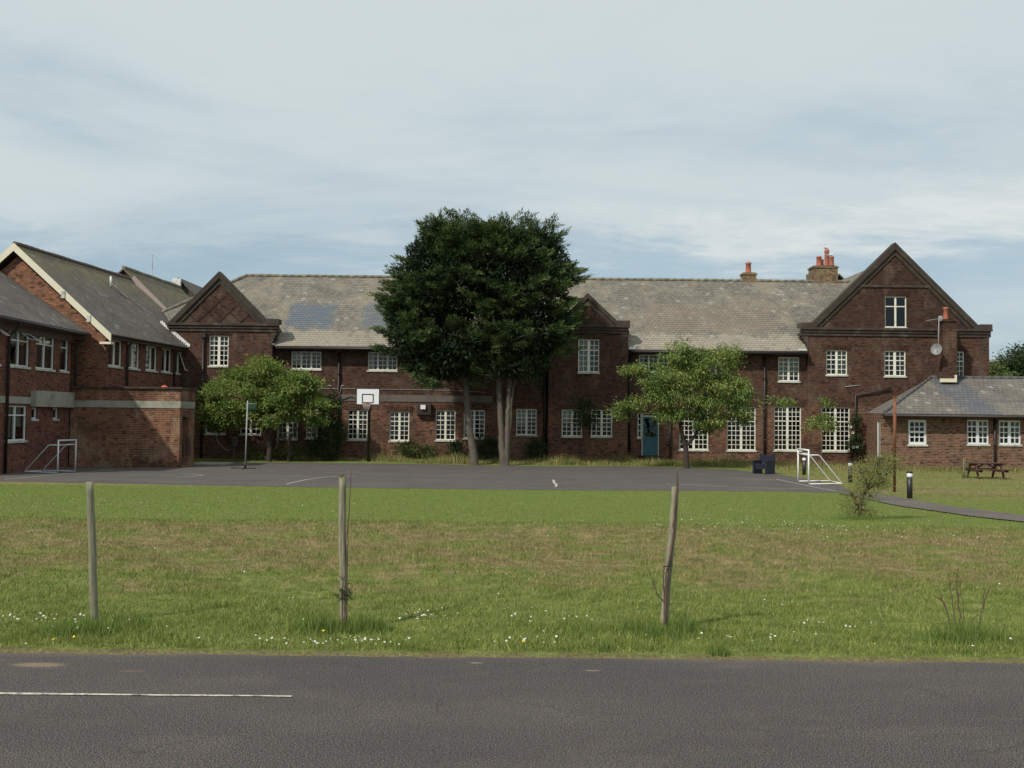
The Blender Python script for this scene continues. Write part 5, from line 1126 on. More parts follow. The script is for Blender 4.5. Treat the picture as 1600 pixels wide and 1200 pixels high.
def conifer(label, Y, base, trunks, items, ntips, per=70, keep=None):
    b = G(*base); root = thing('cypress_tree', label, 'tree', (b.x, Y, float(gz(b.x, Y))), 'tall dark cypresses on the playground edge')
    mb = MB()
    for pix, rad in trunks:
        pts = limb_pts(Y, pix); pts[0].z = float(gz(pts[0].x, pts[0].y))-0.1; p_, r_ = smooth_path(pts, rad, 6, 0.012); mb.tube(p_, r_, 10)
    ells = ell_px(Y, items)
    c, o = crown_points(ells, ntips, 0.80, 1.04)
    inner = in_any(c, [(cc_, e*0.80) for cc_, e in ells]); c, o = c[~inner], o[~inner]
    if keep is not None: k = keep(c); c, o = c[k], o[k]
    bo, _ = crown_points(ells, 60, 0.95, 1.0); sc3 = np.array([1, 1, 1.7])
    dist = np.min(np.linalg.norm((c[:, None, :]-bo[None, :, :])*sc3, axis=2), axis=1)
    kk = (dist < 0.9) | (rng.random(len(c)) < 0.35); c, o, dist = c[kk], o[kk], dist[kk]; n = len(c)
    c = c+o*(0.85*np.clip(1-(dist/1.0)**2, -0.6, 1)-0.30)[:, None]+o*(rng.random(n) < 0.09)[:, None]*rng.uniform(0.1, 0.4, n)[:, None]
    # lumpy silhouette: pull tips in and out by cluster
    n = len(c); ph = c*np.array([0.95, 0.95, 1.5]); lump = np.sin(ph[:, 0]*1.9+ph[:, 2]*1.3)*np.sin(ph[:, 2]*2.1-ph[:, 0]*0.8+1)*np.sin(ph[:, 1]*1.7+0.5)
    c = c+o*(lump*0.22+rng.normal(0, 0.12, n))[:, None]
    ax = unit(o*np.array([1, 1, 0.35])+np.array([0, 0, 0.22])+rng.normal(size=(n, 3))*0.2)
    siz = rng.uniform(0.55, 1.25, n); k = rng.poisson(per*siz); idx = np.repeat(np.arange(n), k)
    t = rng.beta(1.6, 1.3, len(idx))*-0.95+0.15; spread = (0.29*np.clip(0.25-t, 0.05, 1))*siz[idx]; t = t*1.25
    side = unit(np.cross(ax[idx], rng.normal(size=(len(idx), 3)))); flat = np.array([1.25, 1.25, 0.38])
    p = c[idx]+ax[idx]*(t*siz[idx])[:, None]+side*flat*(spread*rng.random(len(idx))**0.5*1.3)[:, None]
    d = unit(ax[idx]*1.0+side*0.45+rng.normal(size=p.shape)*0.18+np.array([0, 0, 0.05]))
    m_ = (p[:, 1] < 52.2) | (p[:, 2] > EZ+(p[:, 1]-EY)*slope+0.15); p, d, idx, t = p[m_], d[m_], idx[m_], t[m_]
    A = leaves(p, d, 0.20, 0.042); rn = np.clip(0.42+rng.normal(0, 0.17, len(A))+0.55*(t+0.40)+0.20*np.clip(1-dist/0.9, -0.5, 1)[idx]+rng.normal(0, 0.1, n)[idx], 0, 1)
    # dense interior, its shade put into darker leaf colours
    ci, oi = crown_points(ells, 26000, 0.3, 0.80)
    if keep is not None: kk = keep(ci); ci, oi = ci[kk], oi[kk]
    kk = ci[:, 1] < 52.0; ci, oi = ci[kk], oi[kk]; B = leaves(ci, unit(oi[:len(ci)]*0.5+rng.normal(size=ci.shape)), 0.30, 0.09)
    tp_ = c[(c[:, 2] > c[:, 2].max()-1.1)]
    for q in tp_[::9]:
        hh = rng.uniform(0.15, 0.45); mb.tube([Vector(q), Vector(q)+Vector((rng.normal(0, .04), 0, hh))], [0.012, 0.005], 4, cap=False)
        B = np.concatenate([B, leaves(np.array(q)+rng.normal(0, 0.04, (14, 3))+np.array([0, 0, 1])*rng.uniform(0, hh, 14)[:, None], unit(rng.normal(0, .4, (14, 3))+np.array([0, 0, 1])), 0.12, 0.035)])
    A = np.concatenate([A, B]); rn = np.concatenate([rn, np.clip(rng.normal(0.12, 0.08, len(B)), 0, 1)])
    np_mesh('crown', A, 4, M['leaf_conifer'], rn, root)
    for q in c[c[:, 2] > 4.6][::14]:
        pz = random.choice(trunks)[0]; tp = limb_pts(Y, pz)[-1]; tb = Vector((tp.x, tp.y, min(tp.z, max(3.6, q[2]-0.8)))); mb.tube([tb, (tb+Vector(q))/2+Vector((0, 0, 0.1)), Vector(q)], [0.06, 0.035, 0.01], 5, cap=False)
    mb.build('trunk', M['bark'], root); return root
TY = 48.9
conifer('tall dark cypress with single leaning trunk, left half of the big dark crown', TY, (741, 716), [([(742, 717), (737, 690), (731, 650), (728, 600), (724, 520), (712, 430)], [0.23, 0.17, 0.16, 0.15, 0.12, 0.04])],
        [(672, 408, 46, 50, 0, 1.9), (640, 470, 34, 50, 0, 1.5), (716, 440, 66, 92, 0, 2.6), (742, 388, 40, 34, 0, 1.8), (668, 470, 62, 78, 0, 2.2), (648, 525, 52, 55, -0.2, 2.0), (735, 396, 55, 44, 0, 2.0), (700, 545, 82, 48, -0.4, 2.3), (690, 372, 30, 28, 0, 1.2), (688, 572, 66, 24, -.3, 2.0)], 1650, 125)
def keepB(c):
    holes = [(U(848, 500, TY), 0.75), (U(800, 560, TY), 0.6), (U(770, 575, TY), 0.5), (U(862, 462, TY), 0.5)]
    k = np.ones(len(c), bool)
    for h_, r in holes: k &= ((c[:, 0]-h_.x)**2+((c[:, 2]-h_.z)*1.3)**2 > r*r) | (rng.random(len(c)) < 0.35)
    return k
conifer('tall dark cypress with twin grey trunks, right half of the big dark crown', TY-0.2, (788, 722), [([(788, 724), (784, 690), (782, 650), (779, 600), (775, 500), (770, 400)], [0.22, 0.15, 0.14, 0.13, 0.10, 0.04]), ([(791, 724), (792, 690), (794, 650), (796, 600), (806, 520), (815, 430)], [0.18, 0.13, 0.12, 0.11, 0.09, 0.03]), ([(794, 640), (800, 620), (806, 595), (822, 550)], [0.06, 0.05, 0.045, 0.03])],
        [(785, 426, 84, 80, 0, 2.6), (770, 382, 40, 32, 0, 1.6), (840, 462, 58, 80, 0, 2.2), (864, 425, 36, 50, 0, 1.5), (800, 382, 52, 32, 0, 1.8), (812, 520, 82, 60, -0.2, 2.3), (868, 505, 30, 45, 0, 1.5), (840, 385, 38, 32, 0, 1.4), (806, 568, 66, 26, -.3, 2.0)], 1500, 125, keep=keepB)
# cherry on the left
def tree(name, label, Y, base, limbs, mat, items, ncl, per, L, W, sig, droop=0.4, bark='barkdark', ymax=51.9, cat='tree', group=None):
    b = G(*base); root = thing(name, label, cat, (b.x, Y, float(gz(b.x, Y))), group); mb = MB(); allp = []
    for k, (pix, rad) in enumerate(limbs):
        pts = limb_pts(Y, pix)
        if pix[0][1] > base[1]-6: pts[0].z = float(gz(pts[0].x, pts[0].y))-0.1
        p_, r_ = smooth_path(pts, rad, 5, 0.008); mb.tube(p_, r_, 8, cap=False); allp += p_[len(p_)//3:]
    deciduous(root, mat, ell_px(Y, items), ncl, per, L, W, sig, droop, limbs=allp, limbmat=mb, ymax=ymax)
    mb.build('trunk', M[bark], root); return root
tree('cherry_tree', 'spreading bushy cherry tree with dark forked stems in front of the left bay', 50.0, (421, 716), [([(421, 717), (421, 695), (417, 675), (402, 655), (385, 625)], [0.15, 0.12, 0.10, 0.08, 0.03]), ([(418, 678), (424, 650), (428, 615), (425, 585)], [0.10, 0.08, 0.06, 0.02]),
    ([(451, 712), (452, 690), (462, 674), (476, 655), (490, 635)], [0.08, 0.06, 0.05, 0.04, 0.02]), ([(451, 694), (442, 684), (435, 686), (433, 700)], [0.05, 0.05, 0.045, 0.04]), ([(402, 655), (375, 645), (345, 640)], [0.07, 0.05, 0.02])],
    M['leaf_cherry'], [(376, 618, 56, 42, 0, 1.6), (415, 590, 36, 28, 0, 1.4), (462, 618, 40, 34, 0, 1.4), (346, 650, 32, 22, 0, 1.1), (496, 640, 22, 22, 0, 1.0), (425, 636, 58, 28, -.3, 1.5), (322, 628, 14, 12, 0, .6), (466, 592, 18, 12, 0, .6), (412, 568, 12, 8, 0, .4)], 240, 165, 0.13, 0.075, 0.17)
tree('young_cherry_tree', 'light green airy cherry tree with drooping leaves beside the teal door', 47.6, (1072, 726), [([(1073, 728), (1071, 700), (1066, 680), (1060, 655), (1040, 620), (1015, 595)], [0.15, 0.12, 0.10, 0.08, 0.05, 0.02]), ([(1070, 698), (1080, 688), (1090, 672), (1096, 640), (1105, 590), (1110, 550)], [0.09, 0.08, 0.07, 0.06, 0.04, 0.02]),
    ([(1096, 640), (1130, 620), (1170, 615), (1225, 628)], [0.05, 0.04, 0.03, 0.01]), ([(1040, 620), (1000, 630), (968, 650)], [0.04, 0.03, 0.01]), ([(1030, 605), (995, 590), (966, 577)], [0.03, 0.02, 0.01])],
    M['leaf_right'], [(1080, 612, 70, 40, 0, 1.6), (1040, 592, 40, 28, 0, 1.3), (1102, 574, 46, 34, 0, 1.3), (1062, 552, 26, 20, 0, .9), (1146, 612, 32, 26, 0, 1.1), (1138, 552, 22, 18, 0, .8), (1095, 655, 46, 18, 0, 1.0), (994, 580, 22, 10, 0, .6), (992, 626, 24, 14, 0, .8), (1216, 630, 18, 8, 0, .5), (1046, 648, 20, 14, 0, 0.7), (1156, 648, 22, 16, 0, .7), (972, 640, 12, 12, 0, .4)], 300, 105, 0.15, 0.052, 0.17, 1.0, ymax=52.0)
tree('sapling', 'thin leafy sapling in front of the centre bay between two ground floor windows', 51.6, (917, 715), [([(917, 715), (918, 680), (917, 640), (916, 622)], [0.03, 0.022, 0.015, 0.006])], M['leaf_dark'], [(917, 650, 18, 18, 0, .5), (912, 628, 18, 6, 0, .4)], 26, 40, 0.14, 0.07, 0.13, bark='barkmid', ymax=52.3)
tree('sapling', 'thin leafy sapling before the tall window nearest the rose climber', 50.4, (1284, 728), [([(1285, 728), (1284, 700), (1288, 665), (1294, 615)], [0.035, 0.028, 0.02, 0.006])], M['leaf_right'], [(1292, 636, 9, 24, 0, .5), (1283, 664, 20, 14, 0, .6), (1268, 660, 12, 6, 0, .4)], 30, 45, 0.13, 0.06, 0.13, 0.6, bark='barkmid')
def shrub(name, label, Y, items, mat, ncl, per, L, W, sig, ymax=52.3, cat='shrub', group=None, droop=0.1):
    px, py = items[0][0], items[0][1]; c = U(px, py, Y); root = thing(name, label, cat, (c.x, Y, float(gz(c.x, Y))), group); es = ell_px(Y, items)
    mb = MB()
    for (cc_, e) in es:
        for j in range(3): mb.tube([(c.x+0.05*j, Y, root.location.z-0.1), Vector(cc_)+Vector((random.uniform(-.5, .5)*e[0], 0, e[2]*0.5))], [0.03, 0.01], 5, cap=False)
    deciduous(root, mat, es, ncl, per, L, W, sig, droop, name='foliage', ymax=ymax); mb.build('stem', M['barkmid'], root); return root
shrub('evergreen_shrub', 'tall dark narrow evergreen shrub beside the downpipe left of the basketball hoop', 51.2, [(516, 682, 21, 34, 0, .7), (520, 640, 13, 28, 0, .5), (505, 702, 18, 16, 0, .6)], M['leaf_dark'], 110, 90, 0.09, 0.05, 0.14)
G_ = 'low shrubs along the foot of the facade'
shrub('low_shrub', 'dark rounded shrub between the two cypress trunks', 51.6, [(762, 700, 20, 16, 0, .6)], M['leaf_dark'], 35, 80, 0.1, 0.05, 0.13, group=G_)
shrub('low_shrub', 'small dark shrub just left of the single cypress trunk', 51.6, [(716, 702, 16, 13, 0, .5)], M['leaf_dark'], 25, 80, 0.1, 0.05, 0.13, group=G_)
shrub('leafy_weeds', 'bright leafy weeds below the window right of the basketball pole', 51.8, [(640, 703, 24, 12, 0, .5), (665, 706, 20, 10, 0, .5)], M['leaf_weed'], 36, 60, 0.14, 0.06, 0.13, group=G_)
shrub('low_shrub', 'dark shrub in deep shade right of the cypress trunks', 51.8, [(838, 702, 20, 14, 0, .5)], M['leaf_dark'], 25, 70, 0.1, 0.05, 0.13, group=G_)
shrub('low_shrub', 'ragged low bush under the cherry stems', 51.0, [(455, 706, 26, 10, 0, .6), (400, 708, 18, 9, 0, .6)], M['leaf_weed'], 30, 60, 0.11, 0.05, 0.13, group=G_)
mb = MB(); q = U(829, 690, 52.5); mb.box(UX(792, 52.5), UX(857, 52.5)-0.9, 52.3, 52.98, ZB, UZ(684, 52.5, 820)); mb.box(UX(790, 52.5), UX(857, 52.5)-0.86, 52.25, 52.98, UZ(684, 52.5, 820)+0.002, UZ(681.5, 52.5, 820))
tag(mb.build('brick_plinth', M['brick_annexe'], None), 'low brown brick plinth against the wall behind the twin trunked cypress', 'plinth')
r_ = shrub('climbing_rose', 'dark climbing rose with white blooms beside the last tall window', 52.45, [(1336, 668, 7, 22, 0, .18), (1335, 695, 9, 14, 0, .2)], M['leaf_dark'], 40, 45, 0.09, 0.05, 0.09, ymax=52.75, cat='climber')
mb = MB()
for (px, py) in ((1332, 676), (1339, 698), (1329, 667), (1333, 699)):
    c = U(px, py, 52.2)
    for k in range(5): a = k*1.256; mb.obox(c+Vector((math.cos(a)*.02, 0, math.sin(a)*.02)), (math.cos(a)*.05, -.02, math.sin(a)*.05), (-math.sin(a)*.04, 0, math.cos(a)*.04), (0, -.02, 0))
mb.build('rose_bloom', M['daisy'], r_)
# wispy willow shrub at the path
b = G(1343, 811); WY = b.y
tree('willow_shrub', 'wispy yellowish willow shrub standing on the lawn beside the path', WY, (1343, 811), [([(1343, 812), (1345, 795), (1349, 772), (1358, 755), (1368, 735), (1372, 715)], [0.04, 0.038, 0.03, 0.022, 0.014, 0.005]), ([(1345, 800), (1337, 780), (1326, 765)], [0.02, 0.013, 0.004]), ([(1349, 772), (1362, 760), (1385, 740)], [0.02, 0.012, 0.004]), ([(1355, 760), (1345, 735), (1340, 722)], [0.016, 0.01, 0.004])],
    M['leaf_willow'], [(1372, 735, 28, 26, 0, .35), (1352, 766, 16, 18, 0, .2), (1352, 738, 18, 22, 0, .3), (1390, 722, 14, 14, 0, .2), (1338, 782, 20, 15, 0, .25), (1348, 802, 16, 10, 0, .2), (1380, 758, 14, 8, 0, .2)], 150, 48, 0.06, 0.010, 0.075, 1.0, bark='barkmid', ymax=None, cat='shrub')
# bare shrub by the road
b = G(1502, 1003); root = thing('bare_shrub', 'leafless multi-stemmed dead shrub near the road edge at the right', 'shrub', (b.x, b.y, b.z)); BYY = b.y; mb = MB()
for pix, r in (([(1500, 1004), (1488, 985), (1479, 955), (1473, 940), (1459, 929)], .008), ([(1478, 950), (1470, 930), (1462, 913)], .005), ([(1494, 1004), (1493, 975), (1488, 940), (1484, 912), (1482, 890)], .005), ([(1501, 1003), (1500, 970), (1496, 930), (1498, 880)], .007), ([(1496, 930), (1490, 915), (1486, 905)], .003),
               ([(1520, 1003), (1528, 980), (1536, 950), (1543, 925), (1548, 915)], .006), ([(1536, 950), (1538, 930), (1542, 915)], .004), ([(1504, 1003), (1512, 985), (1522, 965), (1530, 960)], .004), ([(1500, 985), (1505, 960), (1502, 930), (1500, 905)], .004)):
    p_, r_ = smooth_path(limb_pts(BYY, pix), [r]+[r*0.75]*(len(pix)-2)+[r*0.3], 4, 0.004); mb.tube(p_, r_, 6)
mb.build('stems', M['barkmid'], root)
# background right: tree, hedge and house
c = U(1578, 575, 78)
tree('distant_tree', 'dark round tree beyond the annexe roof at the right edge', 78, (1578, 640), [([(1585, 700), (1582, 640), (1580, 590)], [0.4, 0.3, 0.1])], M['leaf_dark'], [(1582, 572, 18, 18, 0, 1.6), (1600, 568, 20, 22, 0, 1.8), (1572, 585, 14, 12, 0, 1.2), (1615, 580, 25, 25, 0, 1.8)], 120, 110, 0.22, 0.12, 0.35, ymax=None)
tree('distant_bush', 'pale green bush in the gap between gable and distant tree', 70, (1555, 640), [([(1555, 680), (1555, 620), (1556, 600)], [0.2, 0.15, 0.05])], M['leaf_weed'], [(1556, 588, 12, 8, 0, 1.0), (1549, 574, 5, 5, 0, .5)], 30, 80, 0.2, 0.1, 0.25, ymax=None, cat='bush')
hs = thing('distant_house', 'far pale grey roofed house glimpsed right of the big gable', 'house', (40, 95, -0.5)); a = U(1556, 561, 95); mb = MB(); mb.box(a.x-3, a.x+8, 95, 102, -0.8, a.z-2.4); mb.build('wall', M['render'], hs)
mb = MB(); roof_slab(mb, [(a.x-3.3, 94.7, a.z-2.5), (a.x+8.3, 94.7, a.z-2.5), (a.x+7, 98.5, a.z+0.2), (a.x-1, 98.5, a.z+0.2)]); roof_slab(mb, [(a.x-3.3, 102.3, a.z-2.5), (a.x+8.3, 102.3, a.z-2.5), (a.x+7, 98.5, a.z+0.2), (a.x-1, 98.5, a.z+0.2)])
mb.build('roof', plain('pale_far_roof', (0.25, 0.25, 0.23), 0.9, 0.2, 2), hs)

# ================================================================ STAKES AND WHIPS
def stake(label, p0, p1, r, extra=None):
    b = G(*p0); root_loc = (b.x, b.y, b.z); mb = MB(); q = U(p1[0], p1[1], b.y); n = 14; pts = []; rad = []
    for k in range(n+1):
        t = k/n; pts.append(b+(q-b)*t+Vector((0.004*math.sin(t*9+b.x), 0.004*math.cos(t*7), 0 if k else -0.12))); rad.append(r*(1.06-0.10*t+0.03*math.sin(t*23+b.x*3)))
    mb.tube(pts, rad, 14); return tag(mb.build('wooden_stake', M['post'], None, root_loc), label, 'stake', 'wooden stakes on the grass bank')
s1 = stake('plain upright round wooden stake with no sapling, on the grass at the left', (148, 973), (140.5, 753), 0.032)
s2 = stake('round wooden stake with a grassy mossy top and a thin cane beside it', (537, 982), (534.5, 745), 0.032)
s3 = stake('leaning wooden stake tilted to the right with a dead stem tied to it', (1036, 988), (1056, 761), 0.032)
b = G(537, 982); T2 = []
tp = U(534.5, 745, b.y)
x = tp.x+rng.normal(0, 0.014, 60); y = tp.y+rng.normal(0, 0.014, 60); Bm = blades(x, y, rng.uniform(0.01, 0.035, 60), 0.005, 0.8, zfun=lambda x, y: np.full(len(x), tp.z)); o = np_mesh('moss', Bm, 3, M['leaf_weed'], rng.random(60), s2)
def whip(label, pixs, Y, mat='barkmid', leafpx=None):
    mb = MB(); base = U(pixs[0][0][0][0], pixs[0][0][0][1], Y)
    for pix, r in pixs:
        p_, r_ = smooth_path(limb_pts(Y, pix), [r]+[r*0.8]*(len(pix)-2)+[r*0.35], 5, 0.003); mb.tube(p_, r_, 6)
    root = thing('dead_sapling', label, 'sapling', tuple(base)); mb.build('stem', M[mat], root)
    if leafpx:
        es = ell_px(Y, [(*q, 0, 0.04) for q in leafpx]); deciduous(root, M['leaf_dark'], es, 14, 10, 0.03, 0.012, 0.02, name='foliage')
    return root
Yb = G(537, 982).y-0.05
whip('thin reddish cane and mossy twigs growing up against the middle stake', [([(541, 984), (541, 940), (542, 880), (544, 820), (549, 730)], 0.007), ([(536, 985), (535, 955), (534, 925), (538, 900)], 0.006), ([(541, 925), (546, 920), (553, 917)], 0.003), ([(534, 903), (529, 899), (525, 895)], 0.003), ([(540, 935), (532, 928), (531, 918)], 0.003)], Yb, leafpx=[(538, 928, 9, 8), (541, 918, 8, 5)])
Yc = G(1036, 988).y-0.05
whip('dark dead sapling stem tied up the leaning stake with a bare side shoot', [([(1037, 988), (1040, 950), (1041, 920), (1044, 890), (1050, 850), (1055, 800), (1058, 757), (1058.5, 735)], 0.013), ([(1036, 938), (1027, 928), (1020, 908), (1010, 884)], 0.005), ([(1030, 931), (1025, 922)], 0.003), ([(1036, 990), (1038, 945), (1037, 900), (1039, 885)], 0.008)], Yc)
mb = MB(); a, b_ = U(1037, 885, Yc-0.02), U(1050, 882, Yc-0.02); mb.tube([a, (a+b_)/2+Vector((0, -0.03, 0)), b_], 0.006, 6); tag(mb.build('tree_tie', M['black'], None), 'black tree tie round the leaning stake', 'tree tie')

# ================================================================ GOALS
def goal(label, near, far, back, mat, H, sh, top=0.42):
    """near / far: post feet; back: vector to the rear of the base"""
    n, f = Vector((near.x, near.y, -0.49)), Vector((far.x, far.y, -0.49)); k = Vector((back.x, back.y, 0)); up = Vector((0, 0, H)); dz = Vector((0, 0, -sh))
    root = thing('mini_goal', label, 'goal', tuple((n+f)/2), 'small goals on the playground'); r = 0.03; mb = MB()
    mb.tube([n, n+up], r, 8); mb.tube([f, f+up], r, 8); mb.tube([n+up-Vector((0, 0, r)), f+up-Vector((0, 0, r))], r, 8); mb.build('front_frame', mat, root)
    for p in (n, f):
        mb = MB(); a = p+up+dz; b = a+k.normalized()*top; c = p+k+Vector((0, 0, 0.03)); e = c-k.normalized()*0.0
        mb.tube([a, b-k.normalized()*0.04, b+(c-b)*0.04, c+(b-c)*0.05, c-k*0.03, p+Vector((0, 0, 0.03))], 0.022, 8); mb.build('side_frame', mat, root)
    mb = MB(); mb.tube([n+k+Vector((0, 0, .03)), f+k+Vector((0, 0, .03))], 0.022, 8); mb.tube([n+up+dz, f+up+dz], 0.018, 8); mb.build('rear_bar', mat, root)
    return root
n_, f_ = GC(1263.5, 758), GC(1247, 753.5); nb = GC(1316, 757.5)
goal('small white goal frame on the right side of the playground near the bollards', n_, f_, Vector((nb.x-n_.x, nb.y-n_.y-0.0, 0)), M['goal'], 1.24, 0.2, 0.42)
n_, f_ = GC(90, 740), GC(117.5, 738); nb = GC(38, 738.5)
goal('small dull white goal frame on the left by the brick wing wall', n_, f_, Vector((nb.x-n_.x, nb.y-n_.y, 0)), M['goalgrey'], 1.25, 0.2, 0.42)

# ================================================================ BASKETBALL AND NETBALL
b = GC(575.5, 722); root = thing('basketball_hoop', 'basketball hoop with white framed backboard on a black pole', 'basketball hoop', (b.x, b.y, -0.49)); hY = b.y-1.0
mb = MB(); tz = UZ(618, b.y, 575); mb.tube([(b.x, b.y, -0.5), (b.x, b.y, tz-0.3), (b.x, b.y-0.25, tz-0.02), (b.x, hY+0.06, tz)], 0.075, 10); mb.build('pole', M['black'], root)
x0, x1 = UX(556, hY), UX(593.5, hY); z0, z1 = UZ(633, hY, 575), UZ(606, hY, 575)
mb = MB(); mb.box(x0+.035, x1-.035, hY, hY+0.035, z0+.035, z1-.035); bdp = mb.build('backboard', M['board'], root)
def frame(mb, a, b_, c, d_, w_, y0, y1):
    mb.box(a, b_, y0, y1, c, c+w_); mb.box(a, b_, y0, y1, d_-w_, d_); mb.box(a, a+w_, y0, y1, c+w_, d_-w_); mb.box(b_-w_, b_, y0, y1, c+w_, d_-w_)
mb = MB(); frame(mb, x0, x1, z0, z1, 0.045, hY-0.012, hY+0.045); mb.build('board_edge', M['black'], bdp)
mb = MB(); frame(mb, UX(565.5, hY), UX(584, hY), UZ(630, hY, 575), UZ(615.5, hY, 575), 0.05, hY-0.006, hY+0.002); mb.build('target_square', M['black'], bdp)
mb = MB(); rc_ = Vector((UX(574.5, hY), hY-0.28, z0+0.06)); mb.tube([rc_+Vector((math.cos(t), math.sin(t), 0))*0.2 for t in np.linspace(0, 2*math.pi, 21)], 0.014, 6); mb.box(rc_.x-0.07, rc_.x+0.07, hY-0.09, hY-0.013, rc_.z-0.04, rc_.z+0.03); rim = mb.build('rim', M['red'], root)
mb = MB()
for k in range(12):
    a = 2*math.pi*k/12
    for s_ in (-1, 1): mb.tube([rc_+Vector((math.cos(a)*.2, math.sin(a)*.2, 0)), rc_+Vector((math.cos(a+s_*.4)*.15, math.sin(a+s_*.4)*.15, -0.16)), rc_+Vector((math.cos(a+s_*.1)*.11, math.sin(a+s_*.1)*.11, -0.32))], 0.008, 4)
mb.build('net', M['netpale'], rim)
b = GC(383, 732.5); root = thing('netball_post', 'thin grey netball post with green net in front of the cherry tree', 'netball post', (b.x, b.y, -0.49)); t_ = U(387, 626, b.y); mb = MB(); j_ = b+(t_-b)*0.09; j_.z = -0.49+0.27
mb.tube([j_, t_], 0.028, 8); mb.build('pole', M['galv'], root); mb = MB(); mb.tube([b, j_], 0.045, 8); mb.tube([(b.x-.6, b.y, -.47), (b.x+.45, b.y, -.47)], 0.02, 6); mb.tube([(b.x, b.y, -.47), (b.x, b.y-.5, -.47)], 0.02, 6); mb.build('base', M['black'], root)
rc_ = t_+Vector((0.22, -0.1, -0.12)); mb = MB(); mb.tube([t_+Vector((0, 0, -.12)), rc_+Vector((-.18, 0, 0))], 0.012, 6); mb.tube([rc_+Vector((math.cos(t), math.sin(t), 0))*0.19 for t in np.linspace(0, 2*math.pi, 21)], 0.011, 6); rim = mb.build('rim', M['galv'], root)
mb = MB()
for k in range(12):
    a = 2*math.pi*k/12
    for s_ in (-1, 1): mb.tube([rc_+Vector((math.cos(a)*.19, math.sin(a)*.19, 0)), rc_+Vector((math.cos(a+s_*.4)*.16, math.sin(a+s_*.4)*.16, -0.16)), rc_+Vector((math.cos(a)*.14, math.sin(a)*.14, -0.34))], 0.012, 4)
mb.build('net', M['netgreen'], rim)

# ================================================================ BOLLARDS, RUSTY POST
def bollard(label, px, py, ytop):
    b = G(px, py); H = U(px, ytop, b.y).z-b.z; root = thing('bollard_light', label, 'bollard', tuple(b), 'black bollard lights along the path'); r = 0.075
    mb = MB(); mb.lathe(b+Vector((0, 0, -.05)), [(r, 0), (r, H*0.77+.05), (r*0.8, H*0.775+.05)], 14); mb.build('post', M['black'], root)
    mb = MB(); mb.lathe(b+Vector((0, 0, H*0.777)), [(r*.95, 0), (r*1.03, 0.01), (r*1.03, H*0.145), (r*.9, H*0.15)], 14); mb.build('lens', M['whiteclean'], root)
    mb = MB(); mb.lathe(b+Vector((0, 0, H*0.93)), [(r*1.15, 0), (r*1.15, H*0.045), (r*0.7, H*0.07)], 14); mb.build('cap', M['black'], root)
bollard('black bollard light with white band, nearest the path and rightmost of three', 1421.5, 779, 736)
bollard('black bollard light with white band just right of the goal frame', 1328.5, 754, 721)
bollard('black bollard light seen through the right goal frame, farthest back', 1256.5, 742, 713)
b = G(1397.5, 769); t_ = U(1398, 621, b.y); mb = MB(); mb.tube([b-Vector((0, 0, .1)), b+(t_-b)*0.4, b+(t_-b)*0.4+Vector((0, 0, .001)), t_], [0.045, 0.045, 0.052, 0.052], 12); mb.tube([t_, t_+Vector((0, 0, 0.03))], 0.065, 12)
tag(mb.build('rusty_post', M['rust'], None, tuple(b)), 'tall rusty orange steel post standing on the lawn behind the willow shrub', 'post')
mb = MB(); b = G(1505, 747); t_ = U(1506, 716, b.y); mb.tube([b, (b+t_)/2+Vector((.02, 0, 0)), t_], [0.05, 0.035, 0.02], 8); root = thing('cut_sapling', 'short pale pruned sapling stub just left of the picnic table', 'sapling', tuple(b)); mb.build('stem', M['post'], root)
deciduous(root, M['leaf_willow'], ell_px(b.y, [(1505, 738, 6, 8, 0, .15), (1507, 724, 4, 6, 0, .1)]), 10, 25, 0.07, 0.02, 0.05, name='foliage')

# ================================================================ PICNIC TABLE
b = G(1540, 747.5); root = thing('picnic_table', 'dark stained wooden picnic table with attached benches on the lawn', 'picnic table', tuple(b)); sc = 1.0; L = 1.42; bz = b.z
H = 0.64; mb = MB()
for k in range(5): mb.box(b.x-L*.46, b.x+L*.46, b.y-0.34+k*0.138, b.y-0.34+k*0.138+0.128, bz+H-0.04, bz+H)
mb.build('table_top', M['picnic'], root)
for s_ in (-1, 1):
    mb = MB()
    for k in range(2): y0 = b.y+s_*(0.60+0.13*k)-0.06; mb.box(b.x-L*.5, b.x+L*.5, y0, y0+0.12, bz+0.36, bz+0.40)
    mb.build('seat', M['picnic'], root)
for xo in (-L*0.36, L*0.36):
    mb = MB()
    for s_ in (-1, 1): mb.beam((b.x+xo, b.y+s_*0.22, bz+H-0.045), (b.x+xo+0.03*s_, b.y+s_*0.58, bz), 0.05, 0.10)
    mb.beam((b.x+xo+0.05, b.y-0.74, bz+0.32), (b.x+xo+0.05, b.y+0.74, bz+0.32), 0.045, 0.09); mb.beam((b.x+xo+0.05, b.y-0.33, bz+H-0.09), (b.x+xo+0.05, b.y+0.33, bz+H-0.09), 0.045, 0.08); mb.build('leg_frame', M['picnic'], root)
mb = MB(); mb.beam((b.x-L*.34, b.y, bz+0.34), (b.x-0.1, b.y, bz+H-0.06), 0.07, 0.045); mb.beam((b.x+L*.34, b.y, bz+0.34), (b.x+0.1, b.y, bz+H-0.06), 0.07, 0.045); mb.build('brace', M['picnic'], root)
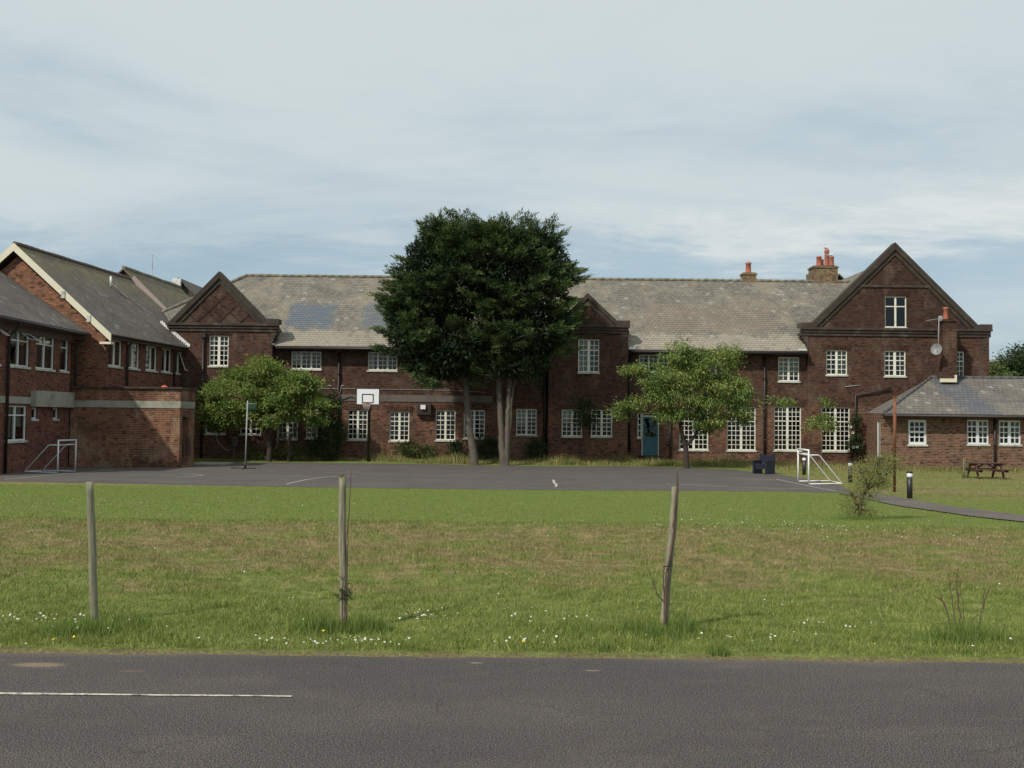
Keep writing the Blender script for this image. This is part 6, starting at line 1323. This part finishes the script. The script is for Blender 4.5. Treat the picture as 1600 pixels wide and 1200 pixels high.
# navy plastic bench
b = GC(1195, 741); root = thing('plastic_bench', 'dark navy plastic bench standing on the far right corner of the playground', 'bench', (0, 0, 0)); mb = MB()
L = 0.72
mb = MB(); mb.box(-L/2+.09, L/2-.09, -0.26, 0.24, 0.34, 0.42); mb.box(-L/2+.09, L/2-.09, -0.24, -0.2, 0.2, 0.338); mb.build('seat', M['navy'], root)
mb = MB(); mb.box(-L/2+.09, L/2-.09, 0.20, 0.27, 0.48, 0.78); mb.build('backrest', M['navy'], root)
for s_ in (-1, 1):
    mb = MB(); x0 = s_*(L/2-0.045)-0.045
    mb.box(x0, x0+.09, -0.30, 0.28, 0.0, 0.5); mb.box(x0-.01, x0+.10, -0.34, 0.20, 0.502, 0.56); mb.box(x0, x0+.09, 0.19, 0.30, 0.502, 0.84); mb.build('end_panel', M['navy'], root)
root.location = (b.x+0.02, b.y+0.25, -0.49); root.rotation_euler = (0, 0, R(-50))

# ================================================================ GULLS ON THE CHIMNEY
def gull(label, px, py, Y, facing=1, sc=1.0):
    c = U(px, py, Y); mb = MB(); i = facing
    prof = [(-0.24, .004, .02), (-0.17, .03, .012), (-0.08, .062, 0), (0.02, .075, 0), (0.10, .06, .02), (0.15, .04, .055), (0.18, .037, .085), (0.215, .032, .095), (0.245, .012, .09)]
    mb.tube([c+Vector((i*x*sc, 0, z*sc+.13*sc)) for x, r, z in prof], [r*sc for x, r, z in prof], 10)
    for s_ in (-1, 1):
        mb.faces([c+Vector((i*x*sc, s_*y*sc, z*sc+.13*sc)) for x, y, z in ((.08, .062, .03), (-.05, .075, .045), (-.27, .02, .03), (-.08, .07, -.02), (.06, .07, -.015))], [(0, 1, 2, 3, 4)], 1)
        mb.tube([c+Vector((0, s_*.025*sc, .08*sc)), c+Vector((0, s_*.025*sc, 0))], .006, 5, m=2)
    mb.tube([c+Vector((i*.24*sc, 0, .22*sc)), c+Vector((i*.30*sc, 0, .21*sc))], [.012*sc, .003], 6, m=2)
    return tag(mb.build('gull', [M['gull'], M['gullgrey'], M['dandelion']], None, tuple(c)), label, 'gull', 'gulls on the chimney pots')
gull('white gull standing on the tallest chimney pot', 1291, 390.2, 58.5, 1, 0.8); gull('white gull standing on the shorter right hand chimney pot', 1297, 402, 58.25, 1, 0.9)
